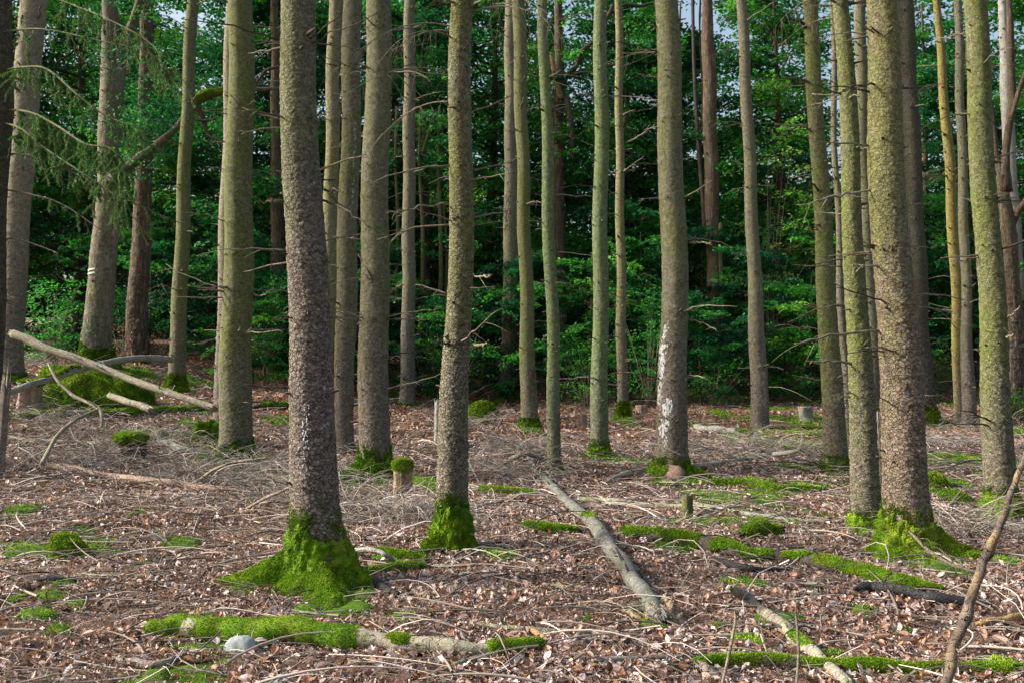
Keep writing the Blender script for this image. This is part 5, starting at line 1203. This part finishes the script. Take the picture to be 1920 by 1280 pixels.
bough([(0,60,7,0),(80,55,5,-.4),(180,75,4,-.7),(280,100,3,-.9),(320,140,2,-1)], 147, .3, 34, 'sagetwig', .6)
bough([(0,450,5,0),(30,448,5,-.2),(70,460,4,-.3),(110,475,2,-.5)], 148, 0, 5, 'darktwig', .25)

# drooping dead sprays on two trees in the middle
def dead_sprays(k, y0, y1, side, n, seed, L0=.9):
    root, T, p = TREES[k]; d = p[1]; r = R_(seed)
    for q in range(n):
        h = at(960, r.uniform(y0, y1), d)[2] - p[2]; a = (0 if side > 0 else pi) + r.normal(0, .4); Rk = float(T['rad'](np.array(h)))
        o0 = np.array([float(T['cx'](np.array(h))) + Rk * .9 * cos(a), Rk * .9 * sin(a), h]); L = L0 * r.uniform(.6, 1.3); t = np.linspace(0, 1, 12)[:, None]
        P = o0 + np.array([cos(a), sin(a), .25]) * t * L + np.array([0, 0, -.6 * L]) * t ** 2; b = MB(); b.add(*tube(P, np.linspace(.009, .0015, 12), 5))
        for s in range(14):
            i = int(r.integers(3, 12)); l = L * r.uniform(.25, .6); tt = np.linspace(0, 1, 6)[:, None]
            P2 = P[i] + np.array([r.normal(.1 * side, .3), r.normal(0, .3), -.1]) * tt * l + np.array([0, 0, -.8 * l]) * tt ** 1.5; b.add(*tube(P2, np.linspace(.0028, .001, 6), 3))
        b.build('dead_spray', M['twig'], root)
dead_sprays(10, -60, 120, 1, 5, 151); dead_sprays(10, 20, 200, -1, 5, 152); dead_sprays(9, -40, 260, 1, 6, 153, .8); dead_sprays(9, -40, 260, -1, 4, 154, .7)
dead_sprays(7, 60, 260, -1, 3, 155, .6); dead_sprays(17, -60, 120, 1, 3, 156, 1.0); dead_sprays(17, -40, 220, -1, 3, 157, .9); dead_sprays(24, 0, 330, -1, 6, 158, .9); dead_sprays(20, -80, 60, -1, 3, 159, .7)

# spruce cones on the litter
def cone_proto():
    b = MB(); n = 15; sd = 9
    for k in range(n):
        z = k / (n - 1) * .115 - .0575; R = .0165 * (1 - abs(z / .066) ** 2.4) ** .5 + .003
        for j in range(sd):
            a = (j + .5 * (k % 2)) / sd * 2 * pi; c = np.array([z, R * .55 * cos(a), R * .55 * sin(a)]); o = np.array([0, cos(a), sin(a)]); s = np.array([0, -sin(a), cos(a)])
            w = R * .48; b.add(np.array([c - s * w, c + s * w, c + np.array([.016, 0, 0]) + o * R * .6 + s * w * .5, c + np.array([.016, 0, 0]) + o * R * .6 - s * w * .5]), [(0, 1, 2, 3)], tint=np.array([.2, .2, .95, .95]))
    P = np.stack([np.linspace(-.056, .05, 8), np.zeros(8), np.zeros(8)], -1); b.add(*tube(P, .011 * np.array([.5, .9, 1, 1, 1, .9, .7, .3]), 8), tint=.15)
    return b.build('spruce_cone', M['cone'], None, smooth=False)
cp = cone_proto(); r = R_(171)
CONES = [(90,1114,.1),(112,1148,.4),(243,1192,1.9),(270,1132,2.2),(176,1232,.3),(30,1216,.8),(560,1262,2.7),(585,1240,.2),(490,1249,.1),(180,1106,.0),(290,1210,1.4),(405,1265,2.0),(700,1235,1.2),(960,1200,.5),(1020,1165,1.5),(905,1118,2.2),(1650,1205,.3),(1560,1192,.1),(1240,1240,.9),(1100,1238,2.4)]
for i, (px, py, a) in enumerate(CONES):
    o = cp if i == 0 else cp.copy()
    if i: C.objects.link(o)
    q = hit(px, py); o.location = q + np.array([0, 0, .035]); o.rotation_euler = (r.uniform(0, 6), r.normal(0, .15), a); s = r.uniform(.85, 1.2); o.scale = (s, s, s)
    tag(o, 'brown scaly spruce cone lying loose on the leaf litter in the foreground', 'cone', 'spruce cones on the foreground litter')
